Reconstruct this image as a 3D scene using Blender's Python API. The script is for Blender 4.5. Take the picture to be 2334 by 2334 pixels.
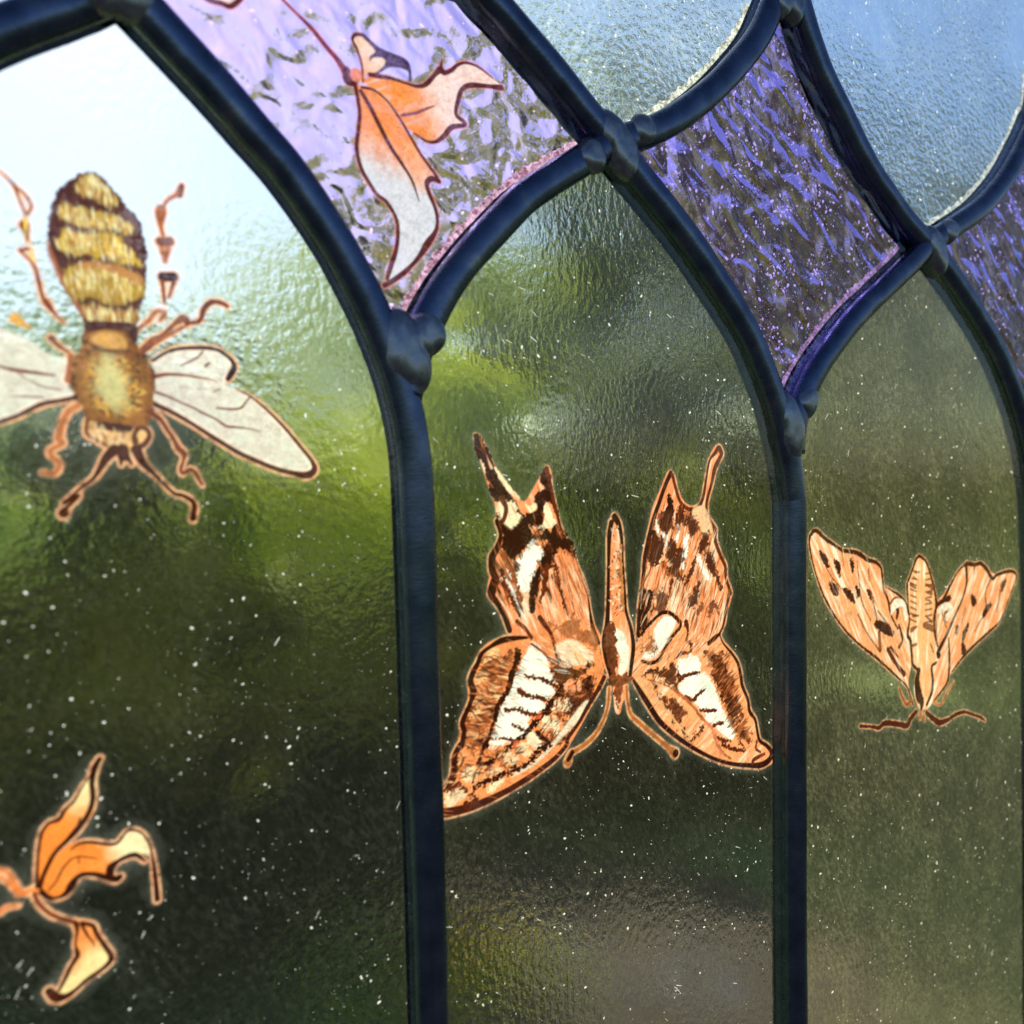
import bpy, math, random
import numpy as np
from mathutils import Matrix, Vector
random.seed(7); RNG = np.random.default_rng(7)
for o in list(bpy.data.objects): bpy.data.objects.remove(o)
SC = bpy.context.scene
COL = SC.collection
# ------------------------------------------------------------------ camera
PERIOD = 0.080                                   # spacing of the lancets in metres
CAM = np.array([-0.70630, -1.37525, 0.56624]) * PERIOD
FPX = 1987.7; HALF = 1167.0                      # focal length and centre in photo pixels
def rotm(w):
    w = np.array(w); t = np.linalg.norm(w); k = w / t
    K = np.array([[0, -k[2], k[1]], [k[2], 0, -k[0]], [-k[1], k[0], 0]])
    return np.eye(3) + math.sin(t) * K + (1 - math.cos(t)) * K @ K
RM = rotm([0.02895, -0.02822, 0.57807])          # rows: right, forward, up
cam = bpy.data.cameras.new('camera'); camo = bpy.data.objects.new('camera', cam); COL.objects.link(camo)
m = Matrix.Identity(4)
for i in range(3):
    m[i][0] = RM[0][i]; m[i][1] = RM[2][i]; m[i][2] = -RM[1][i]; m[i][3] = CAM[i]
camo.matrix_world = m
cam.sensor_width = 36; cam.sensor_fit = 'HORIZONTAL'; cam.lens = 36 * FPX / 2334
cam.clip_start = 0.005; cam.clip_end = 2000
cam.dof.use_dof = True; cam.dof.focus_distance = 0.158; cam.dof.aperture_fstop = cam.lens / 1.5
SC.camera = camo
# ------------------------------------------------------------------ world, sun, exposure
SUN_AZ, SUN_EL = math.radians(6), math.radians(31.5)   # azimuth from +Y towards +X
w = bpy.data.worlds.new('World'); SC.world = w; w.use_nodes = True
nt = w.node_tree; nt.nodes.clear()
sky = nt.nodes.new('ShaderNodeTexSky'); sky.sky_type = 'NISHITA'; sky.sun_disc = False
sky.sun_elevation = SUN_EL; sky.sun_rotation = SUN_AZ; sky.air_density = 1.0; sky.dust_density = 0.45; sky.ozone_density = 3.0
bg = nt.nodes.new('ShaderNodeBackground'); bg.inputs[1].default_value = 0.12
wo = nt.nodes.new('ShaderNodeOutputWorld')
nt.links.new(sky.outputs[0], bg.inputs[0]); nt.links.new(bg.outputs[0], wo.inputs[0])
SUND = Vector((math.sin(SUN_AZ) * math.cos(SUN_EL), math.cos(SUN_AZ) * math.cos(SUN_EL), math.sin(SUN_EL)))
sl = bpy.data.lights.new('sun', 'SUN'); sl.energy = 5.0; sl.angle = math.radians(0.53); sl.color = (1, 0.95, 0.86)
slo = bpy.data.objects.new('sun', sl); COL.objects.link(slo)
slo.rotation_euler = SUND.to_track_quat('Z', 'Y').to_euler()
SC.view_settings.view_transform = 'Standard'; SC.view_settings.look = 'None'
SC.view_settings.exposure = 0.14; SC.view_settings.gamma = 1.0; SC.view_settings.use_curve_mapping = False
SC.render.engine = 'CYCLES'
SC.cycles.max_bounces = 12; SC.cycles.transparent_max_bounces = 24; SC.cycles.transmission_bounces = 10
SC.cycles.use_denoising = True; SC.cycles.sample_clamp_indirect = 6
# ------------------------------------------------------------------ small helpers
GROUND = -1.5
YF, YB = 0.0010, 0.0040                          # front and back face of the glass
YP = 0.00404                                     # fired paint on the back of the glass
def ray(x, y):
    d = RM[0] * (x - HALF) / FPX + RM[1] + RM[2] * (HALF - y) / FPX
    return d
def px2plane(pts, Y=0.0):                        # photo pixel -> (u, v) on the window's plane y = Y
    out = []
    for p in pts:
        d = ray(p[0], p[1]); t = (Y - CAM[1]) / d[1]
        q = CAM + d * t; out.append((q[0], q[2]))
    return np.array(out)
GLASS_N = 1.12                                   # how the panes bend the view of the garden
def bent(x, y):
    d = ray(x, y); d = d / np.linalg.norm(d); t = d / GLASS_N; t[1] = math.sqrt(max(0.01, 1 - t[0] ** 2 - t[2] ** 2)); return t
def at_ground(x, y, z=GROUND):
    d = bent(x, y); t = (z - CAM[2]) / d[2]; return CAM + d * t
def at_dist(x, dist):                            # ground position straight below a pixel column at a distance
    d = bent(x, 1100); h = np.array([d[0], d[1]]); h /= np.linalg.norm(h)
    return np.array([CAM[0] + h[0] * dist, CAM[1] + h[1] * dist, GROUND])
def tag(o, label=None, cat=None, group=None, kind=None):
    if label: o['label'] = label
    if cat: o['category'] = cat
    if group: o['group'] = group
    if kind: o['kind'] = kind
    return o
def empty(name, loc=(0, 0, 0), parent=None):
    o = bpy.data.objects.new(name, None); COL.objects.link(o); o.location = loc; o.empty_display_size = 0.01
    if parent: o.parent = parent
    return o
def mesh_obj(name, V, F, mats, parent=None, mi=None, smooth=True):
    me = bpy.data.meshes.new(name); me.from_pydata([tuple(map(float, v)) for v in V], [], [tuple(map(int, f)) for f in F])
    for mm in (mats if isinstance(mats, (list, tuple)) else [mats]): me.materials.append(mm)
    if mi is not None: me.polygons.foreach_set('material_index', np.array(mi, dtype=np.int32))
    if smooth: me.polygons.foreach_set('use_smooth', np.ones(len(me.polygons), dtype=bool))
    me.update()
    o = bpy.data.objects.new(name, me); COL.objects.link(o)
    if parent: o.parent = parent
    return o
def quads_obj(name, V, mats, parent=None, attr=None):
    """V: (n,4,3) independent quads, fast path"""
    n = len(V); me = bpy.data.meshes.new(name)
    me.vertices.add(n * 4); me.vertices.foreach_set('co', np.asarray(V, dtype=np.float32).ravel())
    me.loops.add(n * 4); me.loops.foreach_set('vertex_index', np.arange(n * 4, dtype=np.int32))
    me.polygons.add(n); me.polygons.foreach_set('loop_start', np.arange(0, n * 4, 4, dtype=np.int32))
    me.polygons.foreach_set('loop_total', np.full(n, 4, dtype=np.int32))
    for mm in (mats if isinstance(mats, (list, tuple)) else [mats]): me.materials.append(mm)
    me.update(calc_edges=True); me.validate()
    o = bpy.data.objects.new(name, me); COL.objects.link(o)
    if parent: o.parent = parent
    return o
def new_mat(name):
    mt = bpy.data.materials.new(name); mt.use_nodes = True; t = mt.node_tree; t.nodes.clear()
    out = t.nodes.new('ShaderNodeOutputMaterial')
    def N(kind, **kw):
        n = t.nodes.new('ShaderNode' + kind)
        for k, v in kw.items():
            if k.startswith('i_'):
                key = k[2:]; key = int(key) if key.isdigit() else key.replace('_', ' ')
                n.inputs[key].default_value = v
            else: setattr(n, k, v)
        return n
    L = t.links.new
    return mt, N, L, out
def coords(N, L, scale=(1, 1, 1), rot=(0, 0, 0)):
    tc = N('TexCoord'); m0 = N('Mapping'); m0.inputs['Rotation'].default_value = rot; mp = N('Mapping'); mp.inputs['Scale'].default_value = scale
    L(tc.outputs['Object'], m0.inputs[0]); L(m0.outputs[0], mp.inputs[0]); return mp.outputs[0]
def ramp(N, L, src, stops):
    r = N('ValToRGB'); e = r.color_ramp.elements
    while len(e) > 1: e.remove(e[-1])
    e[0].position = stops[0][0]; e[0].color = (*stops[0][1], 1)
    for p, c in stops[1:]:
        k = e.new(p); k.color = (*c, 1)
    L(src, r.inputs[0]); return r.outputs[0]
def v3(a): return (a, a, a)
def curve(pts, closed=False, sub=6):
    """Catmull-Rom through pts (any number of columns)"""
    P = np.asarray(pts, dtype=float); n = len(P)
    if n < 3: sub = max(sub, 2)
    out = []
    rng = range(n if closed else n - 1)
    for i in rng:
        p1, p2 = P[i], P[(i + 1) % n]
        p0 = P[(i - 1) % n] if (closed or i > 0) else 2 * p1 - p2
        p3 = P[(i + 2) % n] if (closed or i + 2 < n) else 2 * p2 - p1
        for k in range(sub):
            t = k / sub
            out.append(0.5 * ((2 * p1) + (-p0 + p2) * t + (2 * p0 - 5 * p1 + 4 * p2 - p3) * t * t + (-p0 + 3 * p1 - 3 * p2 + p3) * t ** 3))
    if not closed: out.append(P[-1])
    return np.array(out)
def resample(P, step):
    d = np.r_[0, np.cumsum(np.linalg.norm(np.diff(P[:, :2], axis=0), axis=1))]
    n = max(2, int(d[-1] / step)); s = np.linspace(0, d[-1], n)
    return np.stack([np.interp(s, d, P[:, k]) for k in range(P.shape[1])], 1)

# ================================================================== materials
def lead_material():
    mt, N, L, out = new_mat('weathered_lead')
    co = coords(N, L, (260, 260, 900)); n1 = N('TexNoise', i_Scale=3.0, i_Detail=6.0); L(co, n1.inputs[0])
    co2 = coords(N, L, (120, 120, 120)); n2 = N('TexNoise', i_Scale=2.0, i_Detail=5.0); L(co2, n2.inputs[0])
    p = N('BsdfPrincipled'); p.inputs['Metallic'].default_value = 0.9
    c = ramp(N, L, n2.outputs[0], [(0.3, (0.045, 0.062, 0.11)), (0.52, (0.07, 0.095, 0.17)), (0.62, (0.085, 0.11, 0.18)), (0.78, (0.15, 0.165, 0.20))]); L(c, p.inputs['Base Color'])
    r = ramp(N, L, n1.outputs[0], [(0.3, v3(0.18)), (0.7, v3(0.30))]); L(r, p.inputs['Roughness'])
    b = N('Bump', i_Strength=0.10, i_Distance=0.0002); L(n1.outputs[0], b.inputs['Height']); L(b.outputs[0], p.inputs['Normal'])
    L(p.outputs[0], out.inputs[0]); return mt
def solder_material():
    mt, N, L, out = new_mat('tarnished_solder')
    co = coords(N, L, (250, 250, 250)); n1 = N('TexNoise', i_Scale=2.2, i_Detail=6.0, i_Distortion=0.6); L(co, n1.inputs[0])
    p = N('BsdfPrincipled'); p.inputs['Metallic'].default_value = 0.8
    c = ramp(N, L, n1.outputs[0], [(0.3, (0.11, 0.125, 0.16)), (0.5, (0.17, 0.19, 0.24)), (0.72, (0.24, 0.25, 0.28))]); L(c, p.inputs['Base Color'])
    r = ramp(N, L, n1.outputs[0], [(0.3, v3(0.16)), (0.7, v3(0.34))]); L(r, p.inputs['Roughness'])
    b = N('Bump', i_Strength=0.18, i_Distance=0.0003); L(n1.outputs[0], b.inputs['Height']); L(b.outputs[0], p.inputs['Normal'])
    L(p.outputs[0], out.inputs[0]); return mt
def glass_back(name, tint, rough, bump_scale, bump_dist, bump_strength, film, filmcol, stretch=(1, 1, 1), rot=0.0, wave=None, ior=1.12):
    """the textured outer face: rough refraction plus a thin dusty film that scatters the sun"""
    mt, N, L, out = new_mat(name)
    co = coords(N, L, tuple(bump_scale * s for s in stretch), (0, rot, 0))
    n = N('TexNoise', i_Scale=1.0, i_Detail=3.0, i_Roughness=0.55); L(co, n.inputs[0])
    hgt = n.outputs[0]
    if wave:                                     # large hammered waves
        cw = coords(N, L, (wave[0] * wave[3], wave[0], wave[0]), (0, wave[1], 0))
        nw = N('TexNoise', i_Scale=1.0, i_Detail=1.0, i_Distortion=0.5); L(cw, nw.inputs[0])
        mul = N('Math', operation='MULTIPLY_ADD'); mul.inputs[1].default_value = wave[2]; L(nw.outputs[0], mul.inputs[0]); L(n.outputs[0], mul.inputs[2])
        hgt = mul.outputs[0]
    b = N('Bump', i_Strength=bump_strength, i_Distance=bump_dist)
    nv = N('TexNoise', i_Scale=1.0, i_Detail=2.0); L(coords(N, L, (55, 55, 40), (0, 0.6, 0)), nv.inputs[0]); L(ramp(N, L, nv.outputs[0], [(0.36, v3(bump_strength * (0.25 if not wave else 0.8))), (0.62, v3(bump_strength))]), b.inputs['Strength'])
    L(hgt, b.inputs['Height'])
    rf = N('BsdfRefraction', i_Roughness=rough, i_IOR=ior); rf.inputs['Color'].default_value = (*tint, 1); L(b.outputs[0], rf.inputs['Normal'])
    tl = N('BsdfTranslucent'); tl.inputs['Color'].default_value = (*filmcol, 1)
    f1 = N('TexNoise', i_Scale=1.0, i_Detail=5.0, i_Roughness=0.65); L(coords(N, L, (1900, 1900, 900), (0, 0.5, 0)), f1.inputs[0])
    f2n = N('TexNoise', i_Scale=1.0, i_Detail=4.0); L(coords(N, L, (150, 150, 110), (0, 0.3, 0)), f2n.inputs[0])
    f2 = N('MapRange'); f2.inputs[3].default_value = 0.34; f2.inputs[4].default_value = 0.66; L(f2n.outputs[0], f2.inputs[0])
    mu = N('Math', operation='MULTIPLY'); L(f1.outputs[0], mu.inputs[0]); L(f2.outputs[0], mu.inputs[1])
    fr = ramp(N, L, mu.outputs[0], [(0.10, v3(film * 0.3)), (0.25, v3(film)), (0.38, v3(film * 2.8))])
    mx = N('MixShader'); L(fr, mx.inputs[0]); L(rf.outputs[0], mx.inputs[1]); L(tl.outputs[0], mx.inputs[2])
    L(mx.outputs[0], out.inputs[0]); return mt
def glass_front(name, bump_scale=500, strength=0.15, dist=0.0004, rough=0.08, wave=None):
    mt, N, L, out = new_mat(name)
    n = N('TexNoise', i_Scale=1.0, i_Detail=2.0); L(coords(N, L, v3(bump_scale)), n.inputs[0])
    hgt = n.outputs[0]
    if wave:
        cw = coords(N, L, (wave[0] * wave[3], wave[0], wave[0]), (0, wave[1], 0))
        nw = N('TexNoise', i_Scale=1.0, i_Detail=1.0, i_Distortion=0.5); L(cw, nw.inputs[0])
        mul = N('Math', operation='MULTIPLY_ADD'); mul.inputs[1].default_value = wave[2]; L(nw.outputs[0], mul.inputs[0]); L(n.outputs[0], mul.inputs[2]); hgt = mul.outputs[0]
    b = N('Bump', i_Strength=strength, i_Distance=dist); L(hgt, b.inputs['Height'])
    fr = N('Fresnel', i_IOR=1.5); L(b.outputs[0], fr.inputs['Normal'])
    tr = N('BsdfTransparent'); gl = N('BsdfGlossy', i_Roughness=rough); L(b.outputs[0], gl.inputs['Normal'])
    mx = N('MixShader'); L(fr.outputs[0], mx.inputs[0]); L(tr.outputs[0], mx.inputs[1]); L(gl.outputs[0], mx.inputs[2])
    L(mx.outputs[0], out.inputs[0]); return mt
def paint_material():
    mt, N, L, out = new_mat('fired_glass_paint')
    a = N('Attribute'); a.attribute_name = 'pigment'
    n = N('TexNoise', i_Scale=1.0, i_Detail=4.0); L(coords(N, L, v3(2600)), n.inputs[0])
    k = ramp(N, L, n.outputs[0], [(0.3, v3(0.80)), (0.6, v3(1.0))])
    mc = N('Mix', data_type='RGBA', blend_type='MULTIPLY'); mc.inputs[0].default_value = 1; L(a.outputs['Color'], mc.inputs[6]); L(k, mc.inputs[7])
    tl = N('BsdfTranslucent'); L(mc.outputs[2], tl.inputs[0])
    df = N('BsdfDiffuse'); L(mc.outputs[2], df.inputs[0])
    m1 = N('MixShader'); m1.inputs[0].default_value = 0.12; L(tl.outputs[0], m1.inputs[1]); L(df.outputs[0], m1.inputs[2])
    tr = N('BsdfTransparent'); m2 = N('MixShader'); L(a.outputs['Alpha'], m2.inputs[0]); L(tr.outputs[0], m2.inputs[1]); L(m1.outputs[0], m2.inputs[2])
    L(m2.outputs[0], out.inputs[0]); return mt
def grain_material(name, c1, c2, transl=0.75):
    mt, N, L, out = new_mat(name)
    n = N('TexNoise', i_Scale=1.0, i_Detail=4.0); L(coords(N, L, v3(1500)), n.inputs[0])
    c = ramp(N, L, n.outputs[0], [(0.35, c1), (0.65, c2)])
    tl = N('BsdfTranslucent'); L(c, tl.inputs[0]); df = N('BsdfDiffuse'); L(c, df.inputs[0])
    mx = N('MixShader'); mx.inputs[0].default_value = transl; L(df.outputs[0], mx.inputs[1]); L(tl.outputs[0], mx.inputs[2])
    L(mx.outputs[0], out.inputs[0]); return mt
def leaf_material(name, refl, trans):
    mt, N, L, out = new_mat(name)
    n = N('TexNoise', i_Scale=4.0, i_Detail=3.0); L(coords(N, L), n.inputs[0])
    c = ramp(N, L, n.outputs[0], [(0.3, tuple(x * 0.6 for x in refl)), (0.7, tuple(x * 1.25 for x in refl))])
    c2 = ramp(N, L, n.outputs[0], [(0.3, tuple(x * 0.6 for x in trans)), (0.7, tuple(x * 1.25 for x in trans))])
    df = N('BsdfDiffuse'); L(c, df.inputs[0]); tl = N('BsdfTranslucent'); L(c2, tl.inputs[0])
    ad = N('AddShader'); L(df.outputs[0], ad.inputs[0]); L(tl.outputs[0], ad.inputs[1])
    L(ad.outputs[0], out.inputs[0]); return mt
def rough_material(name, c1, c2, scale, bump=0.3):
    mt, N, L, out = new_mat(name)
    n = N('TexNoise', i_Scale=scale, i_Detail=7.0); L(coords(N, L), n.inputs[0])
    c = ramp(N, L, n.outputs[0], [(0.3, c1), (0.7, c2)])
    p = N('BsdfPrincipled', i_Roughness=0.9); L(c, p.inputs['Base Color'])
    b = N('Bump', i_Strength=bump, i_Distance=0.02); L(n.outputs[0], b.inputs['Height']); L(b.outputs[0], p.inputs['Normal'])
    L(p.outputs[0], out.inputs[0]); return mt
def ground_material():
    mt, N, L, out = new_mat('garden_ground')
    co = coords(N, L); n = N('TexNoise', i_Scale=0.9, i_Detail=8.0); L(co, n.inputs[0])
    n2 = N('TexNoise', i_Scale=14.0, i_Detail=6.0); L(co, n2.inputs[0])
    c = ramp(N, L, n.outputs[0], [(0.35, (0.055, 0.09, 0.016)), (0.5, (0.11, 0.17, 0.025)), (0.65, (0.17, 0.23, 0.045))])
    k = ramp(N, L, n2.outputs[0], [(0.3, v3(0.55)), (0.7, v3(1.2))])
    mc = N('Mix', data_type='RGBA', blend_type='MULTIPLY'); mc.inputs[0].default_value = 1; L(c, mc.inputs[6]); L(k, mc.inputs[7])
    p = N('BsdfPrincipled', i_Roughness=0.95); L(mc.outputs[2], p.inputs['Base Color'])
    b = N('Bump', i_Strength=0.6, i_Distance=0.04); L(n2.outputs[0], b.inputs['Height']); L(b.outputs[0], p.inputs['Normal'])
    L(p.outputs[0], out.inputs[0]); return mt
M_LEAD, M_SOLDER, M_PAINT = lead_material(), solder_material(), paint_material()
M_FRONT = glass_front('pane_face_clear')
M_CLEAR = {
 'left':  glass_back('clear_glass_left', (0.93, 0.97, 0.95), 0.16, 850, 0.0014, 0.85, 0.009, (0.78, 0.86, 0.62)),
 'mid':   glass_back('clear_glass_middle', (0.90, 0.93, 0.82), 0.13, 1000, 0.0009, 0.8, 0.014, (0.78, 0.76, 0.42), (1, 1, 0.6)),
 'right': glass_back('clear_glass_right', (0.92, 0.92, 0.76), 0.15, 1000, 0.0010, 0.8, 0.045, (0.80, 0.77, 0.36), (1, 1, 0.5)),
 'top':   glass_back('clear_glass_top', (0.84, 0.95, 0.98), 0.22, 800, 0.0014, 0.9, 0.12, (0.76, 0.90, 0.86)),
 'top2':  glass_back('clear_glass_top_blue', (0.72, 0.86, 1.0), 0.22, 800, 0.0014, 0.9, 0.075, (0.70, 0.86, 0.92)),
}
WAVE = (230, -0.70, 16.0, 0.45); WAVE_L = (260, -0.60, 12.0, 0.70)
M_LILAC = glass_back('lilac_glass', (0.77, 0.59, 0.97), 0.17, 600, 0.00034, 0.9, 0.014, (0.95, 0.66, 0.80), wave=WAVE_L, ior=1.36)
M_PURPLE = glass_back('violet_glass', (0.37, 0.29, 0.80), 0.12, 600, 0.00060, 0.9, 0.030, (0.60, 0.34, 0.36), wave=WAVE, ior=1.42)
M_PFRONT = glass_front('pane_face_hammered', 500, 0.3, 0.0005, 0.10, wave=WAVE)
M_SPECK = grain_material('dust_grain', (1.0, 0.97, 0.90), (1.0, 1.0, 0.97), 0.85)
M_SPECKP = grain_material('dust_grain_pink', (1.0, 1.0, 0.95), (1.0, 1.0, 1.0), 0.95)
M_PUTTY = grain_material('glazing_putty', (0.30, 0.25, 0.17), (1.0, 0.95, 0.80), 0.9)
M_PUTTYP = grain_material('glazing_putty_pink', (0.30, 0.14, 0.14), (1.0, 0.86, 0.72), 0.9)

# ================================================================== ground and garden beyond the window
gv = []; n = 40; S = np.r_[-300, -120, -50, np.linspace(-20, 20, 33), 50, 120, 300]
def gz(x, y): return GROUND + 0.03 * math.sin(1.7 * x + 0.4) * math.cos(1.3 * y) if abs(x) < 25 and abs(y) < 25 else GROUND
V = [(x, y, gz(x, y)) for y in S for x in S]; k = len(S)
F = [(j * k + i, j * k + i + 1, (j + 1) * k + i + 1, (j + 1) * k + i) for j in range(k - 1) for i in range(k - 1)]
tag(mesh_obj('ground', V, F, ground_material()), kind='structure')
def patch(name, x, y, rx, ry, rot, mat, z):
    V = [(0, 0, z)]; nn = 36
    for ring in (0.5, 1.0):
        for i in range(nn):
            a = 2 * math.pi * i / nn; q = ring * (1 + 0.08 * math.sin(3 * a + 1) + 0.05 * math.sin(7 * a))
            V.append((q * rx * math.cos(a), q * ry * math.sin(a), z + (0.03 if ring < 1 else -0.06)))
    F = [(0, 1 + i, 1 + (i + 1) % nn) for i in range(nn)] + [(1 + i, 1 + nn + i, 1 + nn + (i + 1) % nn, 1 + (i + 1) % nn) for i in range(nn)]
    o = mesh_obj(name, V, F, mat); o.location = (x, y, 0); o.rotation_euler[2] = rot; return tag(o, kind='structure')
sp = at_dist(1330, 3.0)
patch('path', -2.0, -3.4, 7.5, 4.2, 0.0, rough_material('unseen_brown_ground', (0.03, 0.024, 0.018), (0.08, 0.064, 0.05), 30, 0.6), GROUND + 0.045)  # unseen brown ground on the camera side, added for its reflection in the leads
patch('soil_bed', sp[0], sp[1], 0.95, 1.1, -0.55, rough_material('garden_soil', (0.010, 0.006, 0.002), (0.11, 0.072, 0.03), 5, 0.8), GROUND + 0.06)
M_BARK = rough_material('bark', (0.05, 0.035, 0.025), (0.13, 0.10, 0.075), 18)
M_LEAF = [leaf_material('leaf_fresh', (0.06, 0.105, 0.018), (0.46, 0.52, 0.045)),
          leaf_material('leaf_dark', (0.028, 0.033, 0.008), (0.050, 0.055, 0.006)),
          leaf_material('leaf_olive', (0.08, 0.095, 0.025), (0.38, 0.40, 0.08)),
          leaf_material('leaf_pale', (0.09, 0.13, 0.05), (0.36, 0.45, 0.12))]
M_YELLOW = leaf_material('yellow_petals', (0.55, 0.42, 0.03), (0.50, 0.36, 0.02))
M_STONE = rough_material('field_stone', (0.20, 0.18, 0.17), (0.46, 0.42, 0.40), 9, 0.5)
def tube(path, radii, seg=8):
    V, F = [], []; path = [Vector(p) for p in path]
    for i, p in enumerate(path):
        d = (path[min(i + 1, len(path) - 1)] - path[max(i - 1, 0)]).normalized()
        a = d.orthogonal().normalized(); b = d.cross(a)
        for s in range(seg):
            t = 2 * math.pi * s / seg; V.append(p + (a * math.cos(t) + b * math.sin(t)) * radii[i])
    for i in range(len(path) - 1):
        for s in range(seg):
            F.append((i * seg + s, i * seg + (s + 1) % seg, (i + 1) * seg + (s + 1) % seg, (i + 1) * seg + s))
    F.append(tuple(range(seg))[::-1]); F.append(tuple(range((len(path) - 1) * seg, len(path) * seg)))
    return V, F
def leaves(centres, radii, n, size):
    C = np.array(centres); Rr = np.array(radii); idx = RNG.integers(0, len(C), n)
    d = RNG.normal(size=(n, 3)); d /= np.linalg.norm(d, axis=1)[:, None]
    rr = RNG.random(n) ** 0.45
    P = C[idx] + d * (rr[:, None] * Rr[idx])
    a = RNG.normal(size=(n, 3)); a /= np.linalg.norm(a, axis=1)[:, None]
    b = np.cross(a, RNG.normal(size=(n, 3))); b /= np.linalg.norm(b, axis=1)[:, None]
    s = size * (0.6 + 0.8 * RNG.random(n))[:, None]
    return np.stack([P - a * s, P + b * s * 0.45, P + a * s, P - b * s * 0.45], 1)
def tree(name, base, height, spread, leafmat, label, nleaf, lsize, cat='tree', clumps=14, low=0.25, grp=None):
    root = empty(name, base); tag(root, label, cat, grp)
    top = height * 0.8
    V, F = tube([(0, 0, -0.05), (0.04 * height * 0.3, 0, top * 0.4), (-0.02 * height, 0.02, top)], [0.035 * height, 0.024 * height, 0.006 * height])
    mesh_obj('trunk', V, F, M_BARK, root)
    cs, rs = [], []
    for i in range(clumps):
        t = i * 2.39996; h = height * (low + (1 - low) * (i + 0.5) / clumps)
        prof = math.sin(math.pi * min(0.97, max(0.12, (h / height - low * 0.6) / (1.08 - low * 0.6)))) ** 0.6
        r = spread * prof * random.uniform(0.35, 0.75)
        c = np.array([math.cos(t) * r, math.sin(t) * r, h])
        cs.append(c); q = spread * random.uniform(0.28, 0.46); rs.append([q, q, q * 0.75])
        if i % 2 == 0:
            V, F = tube([(0, 0, h * 0.6), tuple(c * np.array([0.5, 0.5, 0.9])), tuple(c)], [0.012 * height, 0.008 * height, 0.003 * height], 6)
            mesh_obj('limb', V, F, M_BARK, root)
    quads_obj('crown', leaves(cs, rs, nleaf, lsize), leafmat, root)
    return root
def lp(x, dist, dz=0.0):
    p = at_dist(x, dist); return (p[0], p[1], GROUND + dz)
tree('leafy_tree', lp(1100, 10.5), 5.7, 1.9, M_LEAF[0], 'tall fresh green tree seen blurred through the butterfly pane', 7000, 0.085, low=.12)
tree('leafy_tree', lp(700, 12.5), 4.3, 2.0, M_LEAF[0], 'bright green tree blurred behind the lower wing of the painted bee', 4500, 0.085, low=.12)
tree('olive_tree', lp(1680, 13.0), 5.6, 2.5, M_LEAF[2], 'olive green tree blurred behind the lead between butterfly and moth', 8000, 0.10, low=.12)
tree('olive_tree', lp(2230, 12.0), 4.4, 2.4, M_LEAF[2], 'olive green tree blurred behind the painted moth', 5000, 0.10, low=.12)
tree('leafy_tree', lp(120, 11.0), 3.3, 1.9, M_LEAF[3], 'low pale green tree blurred behind the left wing of the painted bee', 4000, 0.085, low=.12)
M_LEAF.append(leaf_material('leaf_evergreen', (0.035, 0.05, 0.014), (0.10, 0.125, 0.03)))
tree('evergreen_tree', lp(1480, 8.0), 4.6, 1.25, M_LEAF[4], 'dark evergreen tree blurred above the butterfly right wings', 9000, 0.07, low=.08, clumps=18)
tree('evergreen_tree', lp(2080, 9.0), 4.3, 1.2, M_LEAF[4], 'dark evergreen tree blurred above the painted moth', 8000, 0.07, low=.08, clumps=18)
tree('evergreen_tree', lp(330, 9.0), 2.5, 1.2, M_LEAF[4], 'low dark evergreen blurred behind the head of the painted bee', 7000, 0.07, low=.08, clumps=14)
tree('sunlit_bush', lp(1030, 6.6), 2.35, 0.85, M_LEAF[0], 'bright yellow green bush blurred beside the butterfly left wing', 3600, 0.05, 'shrub', 12, .1)
tree('sunlit_bush', lp(690, 7.2), 1.95, 0.8, M_LEAF[0], 'bright yellow green bush blurred below the bee right wing', 2600, 0.05, 'shrub', 12, .1)
ha, hb = lp(-500, 19), lp(2900, 19); cs = []; rs = []
for i in range(46):
    t = (i + .5) / 46; cs.append((ha[0] + (hb[0] - ha[0]) * t, ha[1] + (hb[1] - ha[1]) * t, GROUND + random.uniform(.6, 1.9))); rs.append((.7, .6, .75))
hr_ = empty('hedge', (ha[0], ha[1], GROUND)); tag(hr_, 'long green hedge closing the garden behind the trees', 'hedge')
cs = [(q[0] - ha[0], q[1] - ha[1], q[2] - GROUND) for q in cs]
quads_obj('foliage', leaves(cs, rs, 13000, 0.12), M_LEAF[0], hr_)
for i in range(0, 46, 5):
    q = cs[i]; V, F = tube([(q[0], q[1], -.05), (q[0], q[1], 1.2)], [.06, .02], 6); mesh_obj('stem', V, F, M_BARK, hr_)
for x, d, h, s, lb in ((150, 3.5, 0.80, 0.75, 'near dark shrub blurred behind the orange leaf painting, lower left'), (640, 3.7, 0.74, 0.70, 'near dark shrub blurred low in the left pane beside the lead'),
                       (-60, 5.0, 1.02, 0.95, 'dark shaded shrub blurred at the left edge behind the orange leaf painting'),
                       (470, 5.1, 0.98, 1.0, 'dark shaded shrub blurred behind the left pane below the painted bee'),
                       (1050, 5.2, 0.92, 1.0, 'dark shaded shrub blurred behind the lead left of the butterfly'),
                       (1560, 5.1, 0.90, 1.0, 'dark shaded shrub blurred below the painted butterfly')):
    tree('shrub', lp(x, d), h, s, M_LEAF[1], lb, 5000, 0.05, 'shrub', 12, 0.12, 'shaded shrubs behind the window')
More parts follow.
